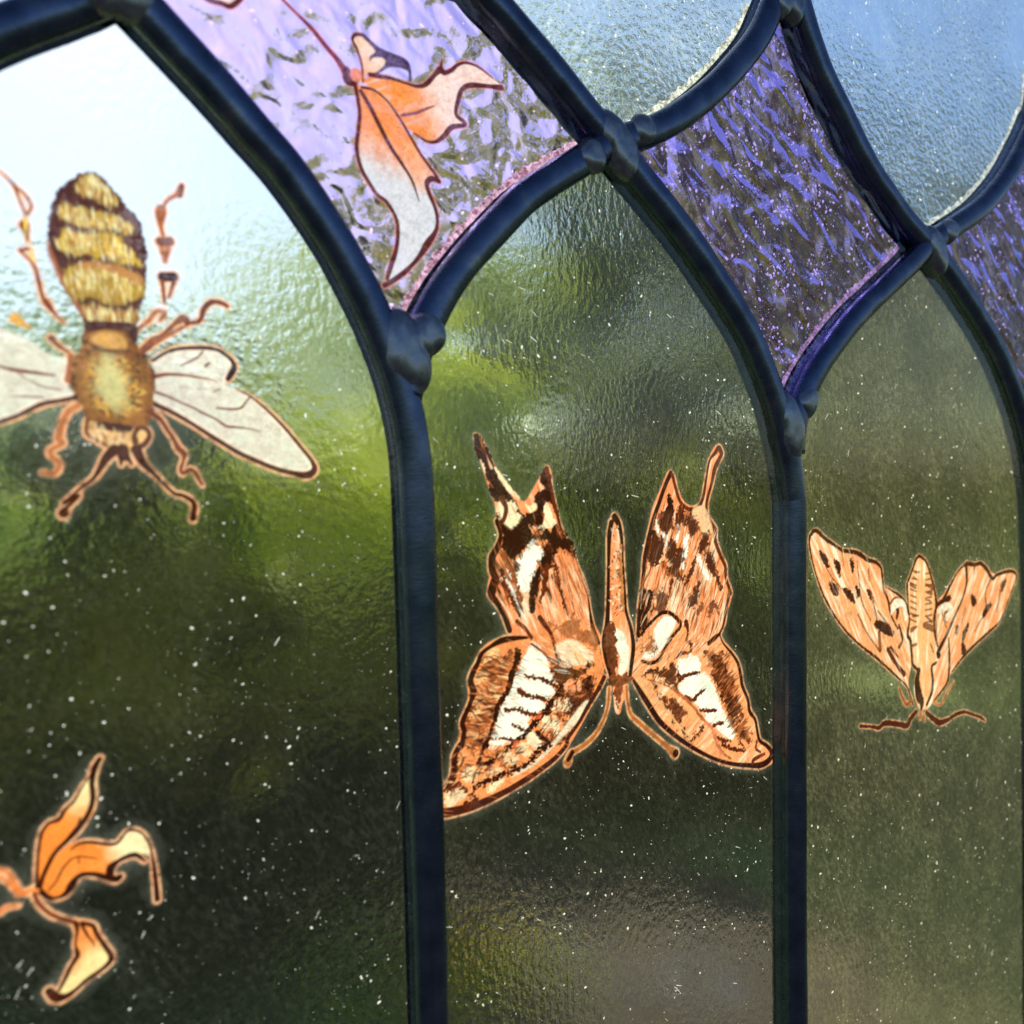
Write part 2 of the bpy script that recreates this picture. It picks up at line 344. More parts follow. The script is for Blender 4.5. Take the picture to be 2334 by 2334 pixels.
def rock(x, y, sz, label):
    p = at_ground(x, y); V, F = [], []; nu, nv = 12, 7; ph = random.random() * 9
    for j in range(nv + 1):
        t = math.pi * j / nv
        for i in range(nu):
            a = 2 * math.pi * i / nu
            q = 1 + 0.22 * math.sin(3 * a + ph) * math.sin(2 * t + ph) + random.uniform(-0.1, 0.1)
            V.append((sz * q * math.sin(t) * math.cos(a), sz * 0.8 * q * math.sin(t) * math.sin(a), sz * 0.5 * q * math.cos(t)))
    F = [(j * nu + i, (j + 1) * nu + i, (j + 1) * nu + (i + 1) % nu, j * nu + (i + 1) % nu) for j in range(nv) for i in range(nu)]
    o = mesh_obj('rock', V, F, M_STONE, None, smooth=False); o.location = (p[0], p[1], GROUND + sz * 0.12)
    tag(o, label, 'rock', 'garden rocks beyond the window'); return o
rock(1290, 2250, 0.16, 'greyish pink rock blurred at the foot of the middle pane')
rock(1420, 2330, 0.12, 'small rock right of the pinkish one at the bottom edge')
rock(1670, 2320, 0.17, 'pale grey rock beside the right lead at the bottom of the middle pane')
rock(1260, 2170, 0.09, 'small brown stone above the pinkish rock in the middle pane')
rock(1600, 2210, 0.10, 'small pale stone left of the right lead, low in the middle pane')
p = at_ground(1120, 2335); root = empty('flowering_plant', (p[0], p[1], GROUND)); tag(root, 'yellow flowering plant blurred at the bottom of the butterfly pane', 'plant')
quads_obj('foliage', leaves([(0, 0, 0.10), (0.1, 0.02, 0.08), (-0.1, 0, 0.08)], [(0.15, 0.15, 0.1)] * 3, 900, 0.025), M_LEAF[0], root)
quads_obj('blossom', leaves([(0, 0, 0.19), (0.07, 0, 0.16), (-0.06, 0.04, 0.15)], [(0.09, 0.09, 0.05)] * 3, 900, 0.014), M_YELLOW, root)
V, F = tube([(0, 0, -0.02), (0, 0, 0.14)], [0.008, 0.004], 6); mesh_obj('stem', V, F, M_BARK, root)
# grass: nobody could count it
g0 = at_ground(880, 2330); nb = 1600
gx = g0[0] + RNG.normal(0, 0.09, nb); gy = g0[1] + RNG.normal(0, 0.14, nb); hh = 0.05 + 0.10 * RNG.random(nb)
ang = RNG.random(nb) * 6.283; wd = 0.004; bx, by = np.cos(ang) * wd, np.sin(ang) * wd; lx, ly = RNG.normal(0, .03, nb), RNG.normal(0, .03, nb)
z0 = np.full(nb, GROUND + 0.03)
Q = np.stack([np.stack([gx - bx, gy - by, z0], 1), np.stack([gx + bx, gy + by, z0], 1),
              np.stack([gx + lx + bx * .3, gy + ly + by * .3, z0 + 0.03 + hh], 1), np.stack([gx + lx - bx * .3, gy + ly - by * .3, z0 + 0.03 + hh], 1)], 1)
tag(quads_obj('grass', Q, M_LEAF[0]), 'sunlit tuft of green grass at the bottom left beyond the glass', 'grass', kind='stuff')

# ================================================================== the leaded window
WIN = empty('stained_glass_panel'); tag(WIN, 'leaded stained glass panel with painted insects and pointed arches', 'stained glass')
# lead centre lines, in photo pixels, laid onto the window's plane
LP = {
 'A':  [(998, 2640), (990, 2334), (984, 2084), (974, 1740), (964, 1400), (956, 1150), (945, 1010), (915, 870), (865, 733), (811, 620), (752, 517), (661, 385), (573, 283), (497, 194), (373, 59), (250, -70), (60, -250)],
 'Ar': [(928, 900), (955, 790), (1008, 676), (1068, 590), (1154, 496), (1200, 450), (1265, 405), (1330, 365), (1403, 322), (1487, 297), (1562, 256), (1635, 197), (1698, 129), (1736, 76), (1762, 18), (1785, -45), (1800, -110), (1812, -240)],
 'B':  [(1822, 2640), (1820, 2334), (1818, 2084), (1817, 1700), (1817, 1200), (1814, 1120), (1803, 1040), (1782, 945), (1753, 858), (1718, 772), (1680, 703), (1640, 640), (1573, 540), (1503, 450), (1475, 415), (1403, 326), (1350, 262), (1298, 198), (1241, 128), (1152, 25), (1090, -45), (960, -250)],
 'Br': [(1812, 1030), (1818, 975), (1830, 920), (1866, 843), (1908, 781), (1955, 722), (2014, 664), (2075, 605), (2122, 556), (2177, 518), (2243, 470), (2298, 404), (2334, 340), (2365, 270), (2385, 190), (2400, -240)],
 'C':  [(2380, 2640), (2378, 2000), (2375, 1400), (2372, 1250), (2368, 1150), (2355, 1040), (2335, 950), (2312, 880), (2285, 812), (2255, 755), (2222, 700), (2190, 650), (2160, 608), (2122, 558), (2078, 510), (2037, 454), (1984, 375), (1930, 268), (1886, 178), (1853, 90), (1829, 10), (1812, -45), (1795, -120), (1770, -240)],
 'Z':  [(-420, 2640), (-400, 1400), (-380, 900), (-330, 600), (-250, 360), (-150, 190), (-60, 98), (20, 58), (90, 32), (155, 10), (235, -22), (330, -80), (420, -180), (450, -250)],
}
LU = {k: px2plane(v, 0.0) for k, v in LP.items()}
VB = min(v[0][1] for k, v in LU.items() if k in 'ABCZ') - 0.004; VT = max(v[-1][1] for k, v in LU.items()) + 0.002
for k in LU:                                      # run the lines out to a rectangular panel
    P = LU[k]; d = P[-1] - P[-2]; t = (VT - P[-1][1]) / max(d[1], 1e-6)
    if t > 0.05: P = np.r_[P, [[P[-1][0] + d[0] * min(t, 1.0) * 0.6, VT]]]
    if k in 'ABCZ' and P[0][1] - VB > 0.001: P = np.r_[[[P[0][0], VB]], P]
    LU[k] = P
LC = {k: resample(curve(v, sub=10), 0.0006) for k, v in LU.items()}
UL = float(LC['Z'][:, 0].min()); UR = float(LC['C'][:, 0].max()) + 0.030; ZS = int(np.argmin(LC['Z'][:, 0]))
for k, e in (('bottom', [(UL, VB), (UR, VB)]), ('top', [(UL, VT), (UR, VT)]), ('right', [(UR, VB), (UR, VT)]), ('left', [tuple(LC['Z'][ZS] + [0, 0.006]), (UL, VT)])):
    LC['edge_' + k] = resample(np.array(e, float), 0.003)
LW, LH = 0.0050, 0.0021                           # came width and height of the rounded leaf
def came(name_pts, parent, w=LW, seed=0, half=True):
    P = name_pts; n = len(P); rs = np.random.default_rng(seed)
    T = np.gradient(P, axis=0); T /= np.linalg.norm(T, axis=1)[:, None]; Nn = np.stack([-T[:, 1], T[:, 0]], 1)
    wob = np.interp(np.arange(n), np.arange(0, n + 12, 12), rs.normal(0, 0.022, len(np.arange(0, n + 12, 12))))
    wob2 = np.interp(np.arange(n), np.arange(0, n + 7, 7), rs.normal(0, 0.05, len(np.arange(0, n + 7, 7))))
    prof = []                                     # closed H section: rounded front leaf, heart, flatter back leaf
    for i in range(13):
        a = math.pi * i / 12; prof.append((-math.cos(a) * 0.5, YF - 0.00025 - math.sin(a) ** 0.8 * LH))
    prof += [(0.5, YF), (0.14, YF + 1e-4), (0.14, YB - 1e-4), (0.47, YB + 0.00002)]
    for i in range(9):
        a = math.pi * i / 8; prof.append((math.cos(a) * 0.47, YB + 0.0003 + math.sin(a) * 0.0011))
    prof += [(-0.47, YB + 0.00002), (-0.14, YB - 1e-4), (-0.14, YF + 1e-4), (-0.5, YF)]
    m = len(prof); V = []
    for i in range(n):
        ww = w * (1 + wob[i])
        for q, (a, y) in enumerate(prof):
            yy = y * (1 + (wob2[i] * 0.5 if q < 13 and 0 < q < 12 else 0)); c = P[i] + Nn[i] * a * ww
            V.append((c[0], yy, c[1]))
    F = [(i * m + j, i * m + (j + 1) % m, (i + 1) * m + (j + 1) % m, (i + 1) * m + j) for i in range(n - 1) for j in range(m)]
    F += [tuple(range(m))[::-1], tuple((n - 1) * m + j for j in range(m))]
    o = mesh_obj('lead_came', V, F, M_LEAD, parent)
    return o
NAMES = {'A': 'lead came left of the butterfly, bending left into an arch', 'Ar': 'lead came arching right from beside the bee to the top',
         'B': 'lead came right of the butterfly, bending left into an arch', 'Br': 'lead came arching right above the moth',
         'C': 'lead came along the right edge, bending left to the top', 'Z': 'lead came at the top left corner',
         'edge_bottom': 'straight lead along the bottom edge', 'edge_top': 'straight lead along the top edge', 'edge_right': 'straight lead along the right edge', 'edge_left': 'straight lead along the left edge'}
for i, k in enumerate(LC):
    o = came(LC[k], WIN, seed=i); o['label'] = NAMES[k]

# ---- solder joints: low lumps over the crossings
def solder(lumps, parent, res=0.00016):
    L_ = [(px2plane([(x, y)])[0], r * 1.02, e, ang) for x, y, r, e, ang in lumps]
    lo = np.min([c - r * 1.1 * max(e, 1) for c, r, e, a in L_], axis=0); hi = np.max([c + r * 1.1 * max(e, 1) for c, r, e, a in L_], axis=0)
    U = np.arange(lo[0], hi[0], res); W = np.arange(lo[1], hi[1], res); uu, ww = np.meshgrid(U, W)
    dm = np.full(uu.shape, 1.0)                     # rounded lead surface under the solder
    for P in LC.values():
        for p in P[::3]: np.minimum(dm, np.hypot(uu - p[0], ww - p[1]), out=dm)
    base = 0.00005 + LH * np.sqrt(np.clip(1 - (dm / (LW / 2)) ** 2, 0, 1)); s_ = 5; kk_ = np.ones(2 * s_ + 1) / (2 * s_ + 1)
    for ax in (0, 1, 0, 1): base = np.apply_along_axis(lambda r: np.convolve(np.pad(r, s_, 'edge'), kk_, 'valid'), ax, base)
    H = np.full(uu.shape, -1.0)
    for c, r, e, a in L_:
        du, dv = uu - c[0], ww - c[1]; p = du * math.cos(a) + dv * math.sin(a); q = -du * math.sin(a) + dv * math.cos(a)
        th = np.arctan2(q, p); rr = np.sqrt((p / (r * e)) ** 2 + (q / r) ** 2) * (1 + 0.05 * np.sin(3 * th + r * 9e3))
        lump = np.clip(1 - rr ** 2.4, 0, 1) ** 0.5
        h = np.where(rr < 1, (LH + 0.00048 + 0.05 * r) * np.clip(1 - rr ** 3.2, 0, 1) ** 0.5, -1)
        k_ = 0.0004; d_ = np.clip(0.5 + 0.5 * (H - h) / k_, 0, 1); H = np.where((H > 0) & (h > 0), h + (H - h) * d_ + k_ * d_ * (1 - d_) * 0.6, np.maximum(H, h))
    H = np.where(H > 0, H + 0.00003 * np.sin(uu * 1500) * np.sin(ww * 1200 + 1), H)
    ok = H > 0; idx = -np.ones(H.shape, int); V = []
    for j, i in zip(*np.nonzero(ok)):
        idx[j, i] = len(V); V.append((uu[j, i], YF - 0.0002 - H[j, i], ww[j, i]))
    F = [(idx[j, i], idx[j, i + 1], idx[j + 1, i + 1], idx[j + 1, i]) for j in range(H.shape[0] - 1) for i in range(H.shape[1] - 1)
         if min(idx[j, i], idx[j, i + 1], idx[j + 1, i + 1], idx[j + 1, i]) >= 0]
    return mesh_obj('solder_joint', V, F, M_SOLDER, parent)
MM = 0.001
JOINTS = [([(1408, 332, 3.5 * MM, 1.75, -0.95), (1345, 358, 2.9 * MM, 1.05, 0.5), (1462, 298, 2.7 * MM, 1.1, 0.4)], 'lumpy solder joint above the butterfly pane'),
          ([(2130, 570, 3.3 * MM, 1.8, -1.05), (2160, 528, 2.7 * MM, 1.2, 0.7)], 'solder joint above the moth pane'),
          ([(1802, 0, 3.3 * MM, 1.4, -1.25), (1780, 5, 2.8 * MM, 1.2, 1.2)], 'solder joint at the top edge between two clear panes'),
          ([(922, 805, 3.7 * MM, 1.7, -1.25), (970, 765, 3.0 * MM, 1.2, 1.1)], 'solder joint where the bee pane and butterfly pane arches meet'),
          ([(1800, 975, 3.4 * MM, 2.1, -1.40), (1836, 918, 2.7 * MM, 1.3, 1.1)], 'long solder joint where the butterfly pane and moth pane arches meet'),
          ([(270, -40, 3.6 * MM, 1.5, -0.7), (230, -20, 3.0 * MM, 1.2, 0.4)], 'solder joint at the top left corner above the bee')]
for lm, lb in JOINTS:
    o = solder(lm, WIN); o['label'] = lb

# ---- glass panes, cut to the lead lines
def seg(k, a, b):
    """piece of lead line k from the point nearest pixel a to the one nearest pixel b"""
    P = LC[k]; ix = lambda q: 0 if q == 's' else len(P) - 1 if q == 'e' else q if isinstance(q, int) else int(np.argmin(((P - px2plane([q])[0]) ** 2).sum(1)))
    i, j = ix(a), ix(b)
    Q = P[i:j + 1] if i <= j else P[j:i + 1][::-1]
    return np.r_[Q[:-1:3], Q[-1:]]
JA, JB, J5, J15, J1, JZ = (922, 880), (1806, 1010), (1403, 325), (2122, 557), (1803, -80), (268, -45)
def cat(*a): return np.concatenate(a)
PANES = {
 'bee':   (cat(seg('A', 's', JZ), seg('Z', JZ, 's')), M_CLEAR['left'], M_FRONT, 'clear lancet pane with the painted bee'),
 'butter': (cat(seg('B', 's', J5), seg('Ar', J5, JA), seg('A', JA, 's')), M_CLEAR['mid'], M_FRONT, 'clear lancet pane with the painted butterfly'),
 'moth':  (cat(seg('C', 's', J15), seg('Br', J15, JB), seg('B', JB, 's')), M_CLEAR['right'], M_FRONT, 'clear lancet pane with the painted moth'),
 'lilac1': (cat(seg('Ar', JA, J5), seg('B', J5, 'e'), seg('A', 'e', JA)), M_LILAC, M_PFRONT, 'lilac pane with the painted leaf'),
 'lilac2': (cat(seg('Br', JB, J15), seg('C', J15, J1), seg('Ar', J1, J5), seg('B', J5, JB)), M_PURPLE, M_PFRONT, 'hammered violet diamond pane in the middle'),
 'lilac3': (cat(seg('C', J15, 's'), [(UR, VB), (UR, VT)], seg('Br', 'e', J15)), M_PURPLE, M_PFRONT, 'violet pane cut by the right edge'),
 'top1':  (cat(seg('Ar', J5, J1), seg('C', J1, 'e'), seg('B', 'e', J5)), M_CLEAR['top'], M_FRONT, 'pale blue textured pane at the top centre'),
 'top2':  (cat(seg('Br', J15, 'e'), seg('Ar', 'e', J1), seg('C', J1, J15)), M_CLEAR['top2'], M_FRONT, 'pale blue scratched pane at the top right'),
 'corner': (cat(seg('Z', ZS, JZ), seg('A', JZ, 'e'), [(UL, VT)]), M_CLEAR['top2'], M_FRONT, 'clear pane beyond the top left corner'),
}
def point_in(poly, pts):
    x, y = pts[:, 0], pts[:, 1]; ins = np.zeros(len(pts), bool); n = len(poly); j = n - 1
    for i in range(n):
        xi, yi = poly[i]; xj, yj = poly[j]
        c = ((yi > y) != (yj > y)) & (x < (xj - xi) * (y - yi) / (yj - yi + 1e-18) + xi); ins ^= c; j = i
    return ins
PANE_OBJ = {}
for k, (P, mb, mf, lb) in PANES.items():
    n = len(P)
    if (np.roll(P[:, 0], -1) * P[:, 1] - P[:, 0] * np.roll(P[:, 1], -1)).sum() < 0: P = P[::-1]
    y0, y1 = YF + 2e-5, YB - 2e-5
    V = [(p[0], y0, p[1]) for p in P] + [(p[0], y1, p[1]) for p in P]
    F = [tuple(range(n))[::-1], tuple(range(n, 2 * n))[::-1]] + [(i, (i + 1) % n, n + (i + 1) % n, n + i) for i in range(n)]
    o = mesh_obj('glass_pane', V, F, [mf, mb], WIN, mi=[0, 1] + [0] * n, smooth=False)
    o['label'] = lb; PANE_OBJ[k] = (o, P)

# ---- dust, seeds and scratches on the glass
def specks(key, n, box, smin, smax, scratch, sang, mat, ns=0):
    o, P = PANE_OBJ[key]; pa = px2plane([(box[0], box[3]), (box[2], box[3]), (box[0], box[1]), (box[2], box[1])], YP)
    lo, hi = pa.min(0), pa.max(0); pts = np.empty((0, 2))
    c = lo + RNG.random((n * 12, 2)) * (hi - lo); q_ = np.sin(c[:, 0] * 310 + 2 * np.sin(c[:, 1] * 170)) * np.sin(c[:, 1] * 260 + 1.5 * np.sin(c[:, 0] * 140)); c = c[RNG.random(len(c)) < 0.12 + 0.5 * np.clip(q_ + .3, 0, 1) ** 1.5]; c = c[point_in(P, c)][:n]
    V, F = [], []
    for q in c:
        s = smin + (smax - smin) * random.random() ** 5; a = random.uniform(0, 3.14); el = random.uniform(1, 1.9)
        kk = 6; b = len(V); y = YP + 0.00003
        if random.random() < scratch:
            el = 3 + 14 * random.random() ** 2; s = random.uniform(0.00003, 0.00008); a = sang + random.gauss(0, 0.18)
        ca, sa = math.cos(a), math.sin(a)
        for t in range(kk):
            th = 2 * math.pi * t / kk; p_, q_ = s * el * math.cos(th) * random.uniform(.8, 1.1), s * math.sin(th) * random.uniform(.8, 1.1)
            V.append((q[0] + p_ * ca - q_ * sa, y, q[1] + p_ * sa + q_ * ca))
        V.append((q[0], y + min(s, 0.00012), q[1])); V.append((q[0], y - 0.00002, q[1]))
        for t in range(kk): F.append((b + t, b + (t + 1) % kk, b + kk)); F.append((b + (t + 1) % kk, b + t, b + kk + 1))
    d = mesh_obj('dust_specks', V, F, mat, o, smooth=False); d['kind'] = 'stuff'
specks('bee', 1300, (-60, 60, 1000, 2400), 0.00004, 0.00019, 0.05, 1.0, M_SPECK)
specks('butter', 1700, (950, 380, 1860, 2400), 0.00005, 0.00021, 0.10, -0.5, M_SPECK)
specks('moth', 1400, (1800, 600, 2400, 2400), 0.00007, 0.00027, 0.10, 1.1, M_SPECK)
specks('lilac1', 600, (350, -30, 1380, 800), 0.00006, 0.00030, 0.05, 0.5, M_SPECKP)
specks('lilac2', 2300, (1400, 0, 2130, 900), 0.00008, 0.00034, 0.05, 0.5, M_SPECKP)
specks('lilac3', 900, (2120, 320, 2400, 1000), 0.00010, 0.00036, 0.05, 0.5, M_SPECKP)
specks('top1', 800, (1150, -30, 1800, 300), 0.00006, 0.00026, 0.25, -0.5, M_SPECK)
specks('top2', 900, (1820, -30, 2400, 560), 0.00007, 0.00030, 0.25, -0.5, M_SPECK)

# ---- crumbly putty squeezed out along the sunlit upper side of the right-hand arches
def putty(key, a, b, mat, side):
    P = seg(key, a, b); n = len(P); T = np.gradient(P, axis=0); T /= np.linalg.norm(T, axis=1)[:, None]; Nn = np.stack([-T[:, 1], T[:, 0]], 1) * side
    V, F = [], []; rs = np.random.default_rng(3)
    P = resample(P, 0.00022); n = len(P); T = np.gradient(P, axis=0); T /= np.linalg.norm(T, axis=1)[:, None]; Nn = np.stack([-T[:, 1], T[:, 0]], 1) * side
    e = np.convolve(rs.normal(0, 1, n + 8), np.ones(5) / 5, 'valid')[:n]
    for i in range(n):
        outer = 0.0034 + 0.0004 * e[i] + rs.normal(0, 0.00003)
        for q, (off, dy) in enumerate(((0.0020, 0), (0.0030 + rs.normal(0, .0002), 0.0003), (outer * 0.93, 0.0004), (outer, 0.0))):
            c = P[i] + Nn[i] * off; V.append((c[0], YP + 0.00002 + dy * (0.4 + rs.random()), c[1]))
    F = [(i * 4 + j, i * 4 + j + 1, (i + 1) * 4 + j + 1, (i + 1) * 4 + j) for i in range(n - 1) for j in range(3)]
    mesh_obj('putty_line', V, F, mat, WIN, smooth=False)
putty('Ar', J5, (1765, 10), M_PUTTY, 1)
putty('Br', J15, (2390, 150), M_PUTTY, 1)
putty('Ar', (940, 840), J5, M_PUTTYP, 1)
putty('Br', (1815, 990), J15, M_PUTTYP, 1)

# ================================================================== fired paint: insects and leaves on the glass
CROPS = {'K1': (0, 300, .41408), 'K2': (0, 350, .20704), 'K3': (0, 750, .20704), 'K4': (350, 700, .20704), 'K5': (0, 1700, .20704), 'K6': (0, 1934, .20704),
         'B0': (1000, 950, .49170), 'B1': (1000, 950, .20704), 'B2': (1400, 950, .20704), 'B3': (1000, 1300, .20704), 'B4': (1400, 1350, .20704), 'B5': (980, 1500, .20704),
         'M': (1820, 1180, .26605), 'L0': (380, 0, .41408), 'L1': (750, 50, .23292), 'L2': (750, 300, .20704), 'D': (0, 0, 1.2081)}
MPP = None
def TR(s):
    """'K1 x,y[,w] x,y ...  K2 x,y' -> list of (u, v, w) in millimetres on the glass"""
    out = []; c = None
    for tok in s.split():
        if tok in CROPS: c = CROPS[tok]; continue
        q = [float(t) for t in tok.split(',')]
        x, y = c[0] + q[0] * c[2], c[1] + q[1] * c[2]; w = (q[2] if len(q) > 2 else 0) * c[2]
        uv = px2plane([(x, y)], YP)[0]; uw = px2plane([(x, y + 10)], YP)[0]
        out.append((uv[0] * 1000, uv[1] * 1000, w * np.linalg.norm(uw - uv) * 100))
    P = np.array(out)
    if len(P) and (P[:, 2] == 0).any() and (P[:, 2] > 0).any():          # widths carry forward
        for i in range(1, len(P)):
            if P[i, 2] == 0: P[i, 2] = P[i - 1, 2]
    return P
def vnoise(U, V, cell, seed):
    rs = np.random.default_rng(seed); a, b = U / cell, V / cell
    G = rs.random((256, 256)); i0, j0 = np.floor(a).astype(int), np.floor(b).astype(int); fa, fb = a - i0, b - j0
    fa = fa * fa * (3 - 2 * fa); fb = fb * fb * (3 - 2 * fb); g = lambda i, j: G[i % 256, j % 256]
    return (g(i0, j0) * (1 - fa) + g(i0 + 1, j0) * fa) * (1 - fb) + (g(i0, j0 + 1) * (1 - fa) + g(i0 + 1, j0 + 1) * fa) * fb
def blur(A, s):
    k = np.exp(-0.5 * (np.arange(-3 * s, 3 * s + 1) / s) ** 2); k /= k.sum()
    A = np.apply_along_axis(lambda r: np.convolve(r, k, 'same'), 0, A); return np.apply_along_axis(lambda r: np.convolve(r, k, 'same'), 1, A)
DK = (0.030, 0.004, 0.001); MB = (0.17, 0.034, 0.009); PE = (0.93, 0.50, 0.27); CR = (1.0, 0.72, 0.50); ORG = (0.98, 0.26, 0.040)
RIM = (1.0, 0.46, 0.24); RED = (0.85, 0.18, 0.08); WHT = (1.0, 0.95, 0.84); GOLD = (0.80, 0.56, 0.09); AMB = (0.52, 0.24, 0.035)
class Canvas:
    def __init__(s, name, label, res=0.135, pad=6):
        s.name, s.label, s.res, s.pad = name, label, res, pad; s.rims, s.fills, s.ops = [], [], []
    def fill(s, part, pts, col, soft=0.25, a=1.0, grad=None, mott=0.0, streak=None, rag=0.0, late=False, smooth=True):
        P = TR(pts) if isinstance(pts, str) else pts
        P = curve(P[:, :2], True, 5) if smooth else P[:, :2]
        (s.ops if late else s.fills).append(('f', part, P, col, soft, a, grad, mott, streak, rag))
        return P
    def line(s, part, pts, col=DK, a=1.0, rim=0.55, rough=0.0, rimcol=RIM):
        P = TR(pts) if isinstance(pts, str) else pts
        P = curve(P, False, 5); P[:, 2] *= 1.22
        if rim: s.rims.append(('s', part, np.c_[P[:, :2], P[:, 2] + rim * 0.95], rimcol, 0.35, 0.85, -2))
        s.ops.append(('s', part, P, col, 0.16, a, rough))
    def blob(s, part, pts, col=DK, **k):            # round dabs: one per point
        for p in TR(pts): s.line(part, np.array([p, p + np.array([0.02, 0.02, 0])]), col, **k)
    def hatch(s, part, poly, ang, n, ln, w, cols, a=0.85, jit=0.12, late=True, seed=1):
        P = curve(TR(poly)[:, :2], True, 4) if isinstance(poly, str) else poly
        rs = np.random.default_rng(seed); lo, hi = P.min(0), P.max(0); c = lo + rs.random((n * 6, 2)) * (hi - lo); c = c[point_in(P, c)][:n]
        for q in c:
            t = ang + rs.normal(0, jit); l = ln * rs.uniform(.5, 1.3) / 2; d = np.array([math.cos(t), math.sin(t)]) * l
            ww = w * rs.uniform(.6, 1.4); bend = np.array([-d[1], d[0]]) * rs.normal(0, .06)
            Q = np.array([[*(q - d), ww * .3], [*(q + bend), ww], [*(q + d), ww * .2]])
            s.ops.append(('s', part, curve(Q, False, 3), cols[rs.integers(len(cols))], 0.10, a * rs.uniform(.6, 1), -1))
    def build(s, parent):
        allp = np.concatenate([o[2][:, :2] for o in s.rims + s.fills + s.ops]); lo, hi = allp.min(0) - s.pad, allp.max(0) + s.pad
        U = np.arange(lo[0], hi[0], s.res); V = np.arange(lo[1], hi[1], s.res); s.U, s.V = U, V
        uu, vv = np.meshgrid(U, V); col = np.zeros(uu.shape + (3,)); al = np.zeros(uu.shape); part = np.full(uu.shape, -1); names = []
        fine = vnoise(uu, vv, 0.30, 5); mid = vnoise(uu, vv, 0.9, 6); big = vnoise(uu, vv, 2.6, 8)
        for o in s.rims + s.fills + s.ops:
            kind, pn, P = o[:3]
            if pn not in names: names.append(pn)
            pid = names.index(pn)
            mg = 0.8 + (P[:, 2].max() / 2 if kind == 's' else 0)
            i0, i1 = np.searchsorted(U, [P[:, 0].min() - mg, P[:, 0].max() + mg]); j0, j1 = np.searchsorted(V, [P[:, 1].min() - mg, P[:, 1].max() + mg])
            if i1 <= i0 or j1 <= j0: continue
            sl = (slice(j0, j1), slice(i0, i1)); a_, b_ = uu[sl], vv[sl]
            D = np.full(a_.shape, 1e9)
            Q = np.r_[P, P[:1]] if kind == 'f' else P
            for k in range(len(Q) - 1):
                p, q = Q[k], Q[k + 1]; d = q[:2] - p[:2]; l2 = d @ d + 1e-12
                t = np.clip(((a_ - p[0]) * d[0] + (b_ - p[1]) * d[1]) / l2, 0, 1)
                e = np.hypot(a_ - p[0] - t * d[0], b_ - p[1] - t * d[1])
                if kind == 's': e = e - (p[2] + (q[2] - p[2]) * t) / 2
                np.minimum(D, e, out=D)
            if kind == 'f':
                _, _, _, c, soft, aa, grad, mott, streak, rag = o
                ins = point_in(P, np.c_[a_.ravel(), b_.ravel()]).reshape(a_.shape); D = np.where(ins, -D, D)
                if rag: D = D + rag * ((fine[sl] - .5) * 1.2 + (mid[sl] - .5) * 1.4)
                C = np.broadcast_to(np.array(c, float), a_.shape + (3,)).copy()
                if grad:
                    g0, g1, c2 = grad; g0, g1 = TR(g0)[0, :2], TR(g1)[0, :2]; dv = g1 - g0
                    t = np.clip(((a_ - g0[0]) * dv[0] + (b_ - g0[1]) * dv[1]) / (dv @ dv) + (mid[sl] - .5) * .25, 0, 1); t = t * t * (3 - 2 * t)
                    C = C * (1 - t[..., None]) + np.array(c2) * t[..., None]
                if mott: C = C * (1 + mott * (1.1 * (fine[sl] - .5) + (mid[sl] - .5) + .8 * (big[sl] - .5)))[..., None]
                if streak:
                    ang, amt, c2 = streak; ca, sa = math.cos(ang), math.sin(ang)
                    st = vnoise((a_ * ca + b_ * sa) / 9, -a_ * sa + b_ * ca, 0.42, 21) * .6 + vnoise((a_ * ca + b_ * sa) / 5, -a_ * sa + b_ * ca, 1.3, 22) * .4
                    t = np.clip((st - .5) * 3.2 + amt - .5 + .5 * (big[sl] - .5), 0, 1)[..., None]; C = C * (1 - t) + np.array(c2) * t
            else:
                _, _, _, c, soft, aa, rough = o
                if rough > 0: D = D + rough * (fine[sl] - .5)
                C = np.array(c, float) * (1 + 0.55 * (mid[sl] - .5) + .4 * (fine[sl] - .5))[..., None]
            al_ = aa * np.clip(0.5 - D / soft, 0, 1)
            if kind == 's' and o[-1] == -2: al_ = al_ * np.clip(.25 + 1.5 * mid[sl] * (.5 + fine[sl]), 0, 1)
            if kind == 's' and o[-1] == -1: al_ = al_ * (al[sl] > .9)
            A0 = al[sl]; na = al_ + A0 * (1 - al_); sf = np.maximum(na, 1e-6)
            col[sl] = (np.clip(C, 0, 1) * al_[..., None] + col[sl] * (A0 * (1 - al_))[..., None]) / sf[..., None]; al[sl] = na
            part[sl] = np.where(al_ > .25, pid, part[sl])
        al = al * np.clip(1.04 - 0.30 * np.clip(fine * .6 + big * .7 - .45, 0, 1), 0, 1)
        # pale matt haze left round the painted shapes
        hz = np.clip(blur((al > .5) * 1.0, int(1.1 / s.res)) * 1.6, 0, 1) * 0.07 * (0.25 + 1.3 * big * (0.4 + fine))
        names.append('pale_wash'); hid = len(names) - 1
        part = np.where((part < 0) | (al < .06), hid, part)
        hc = np.array((0.80, 0.82, 0.66)); na = al + hz * (1 - al)
        col = (col * al[..., None] + hc * (hz * (1 - al))[..., None]) / np.maximum(na, 1e-6)[..., None]; al = na
        grp = None
        H, W = al.shape
        cp = part[:-1, :-1]; live = np.maximum.reduce([al[:-1, :-1], al[1:, :-1], al[:-1, 1:], al[1:, 1:]]) > 0.012
        rgba = np.concatenate([col, al[..., None]], 2).reshape(-1, 4).astype(np.float32)
        pos = np.stack([uu.ravel() / 1000, np.full(uu.size, YP), vv.ravel() / 1000], 1).astype(np.float32)
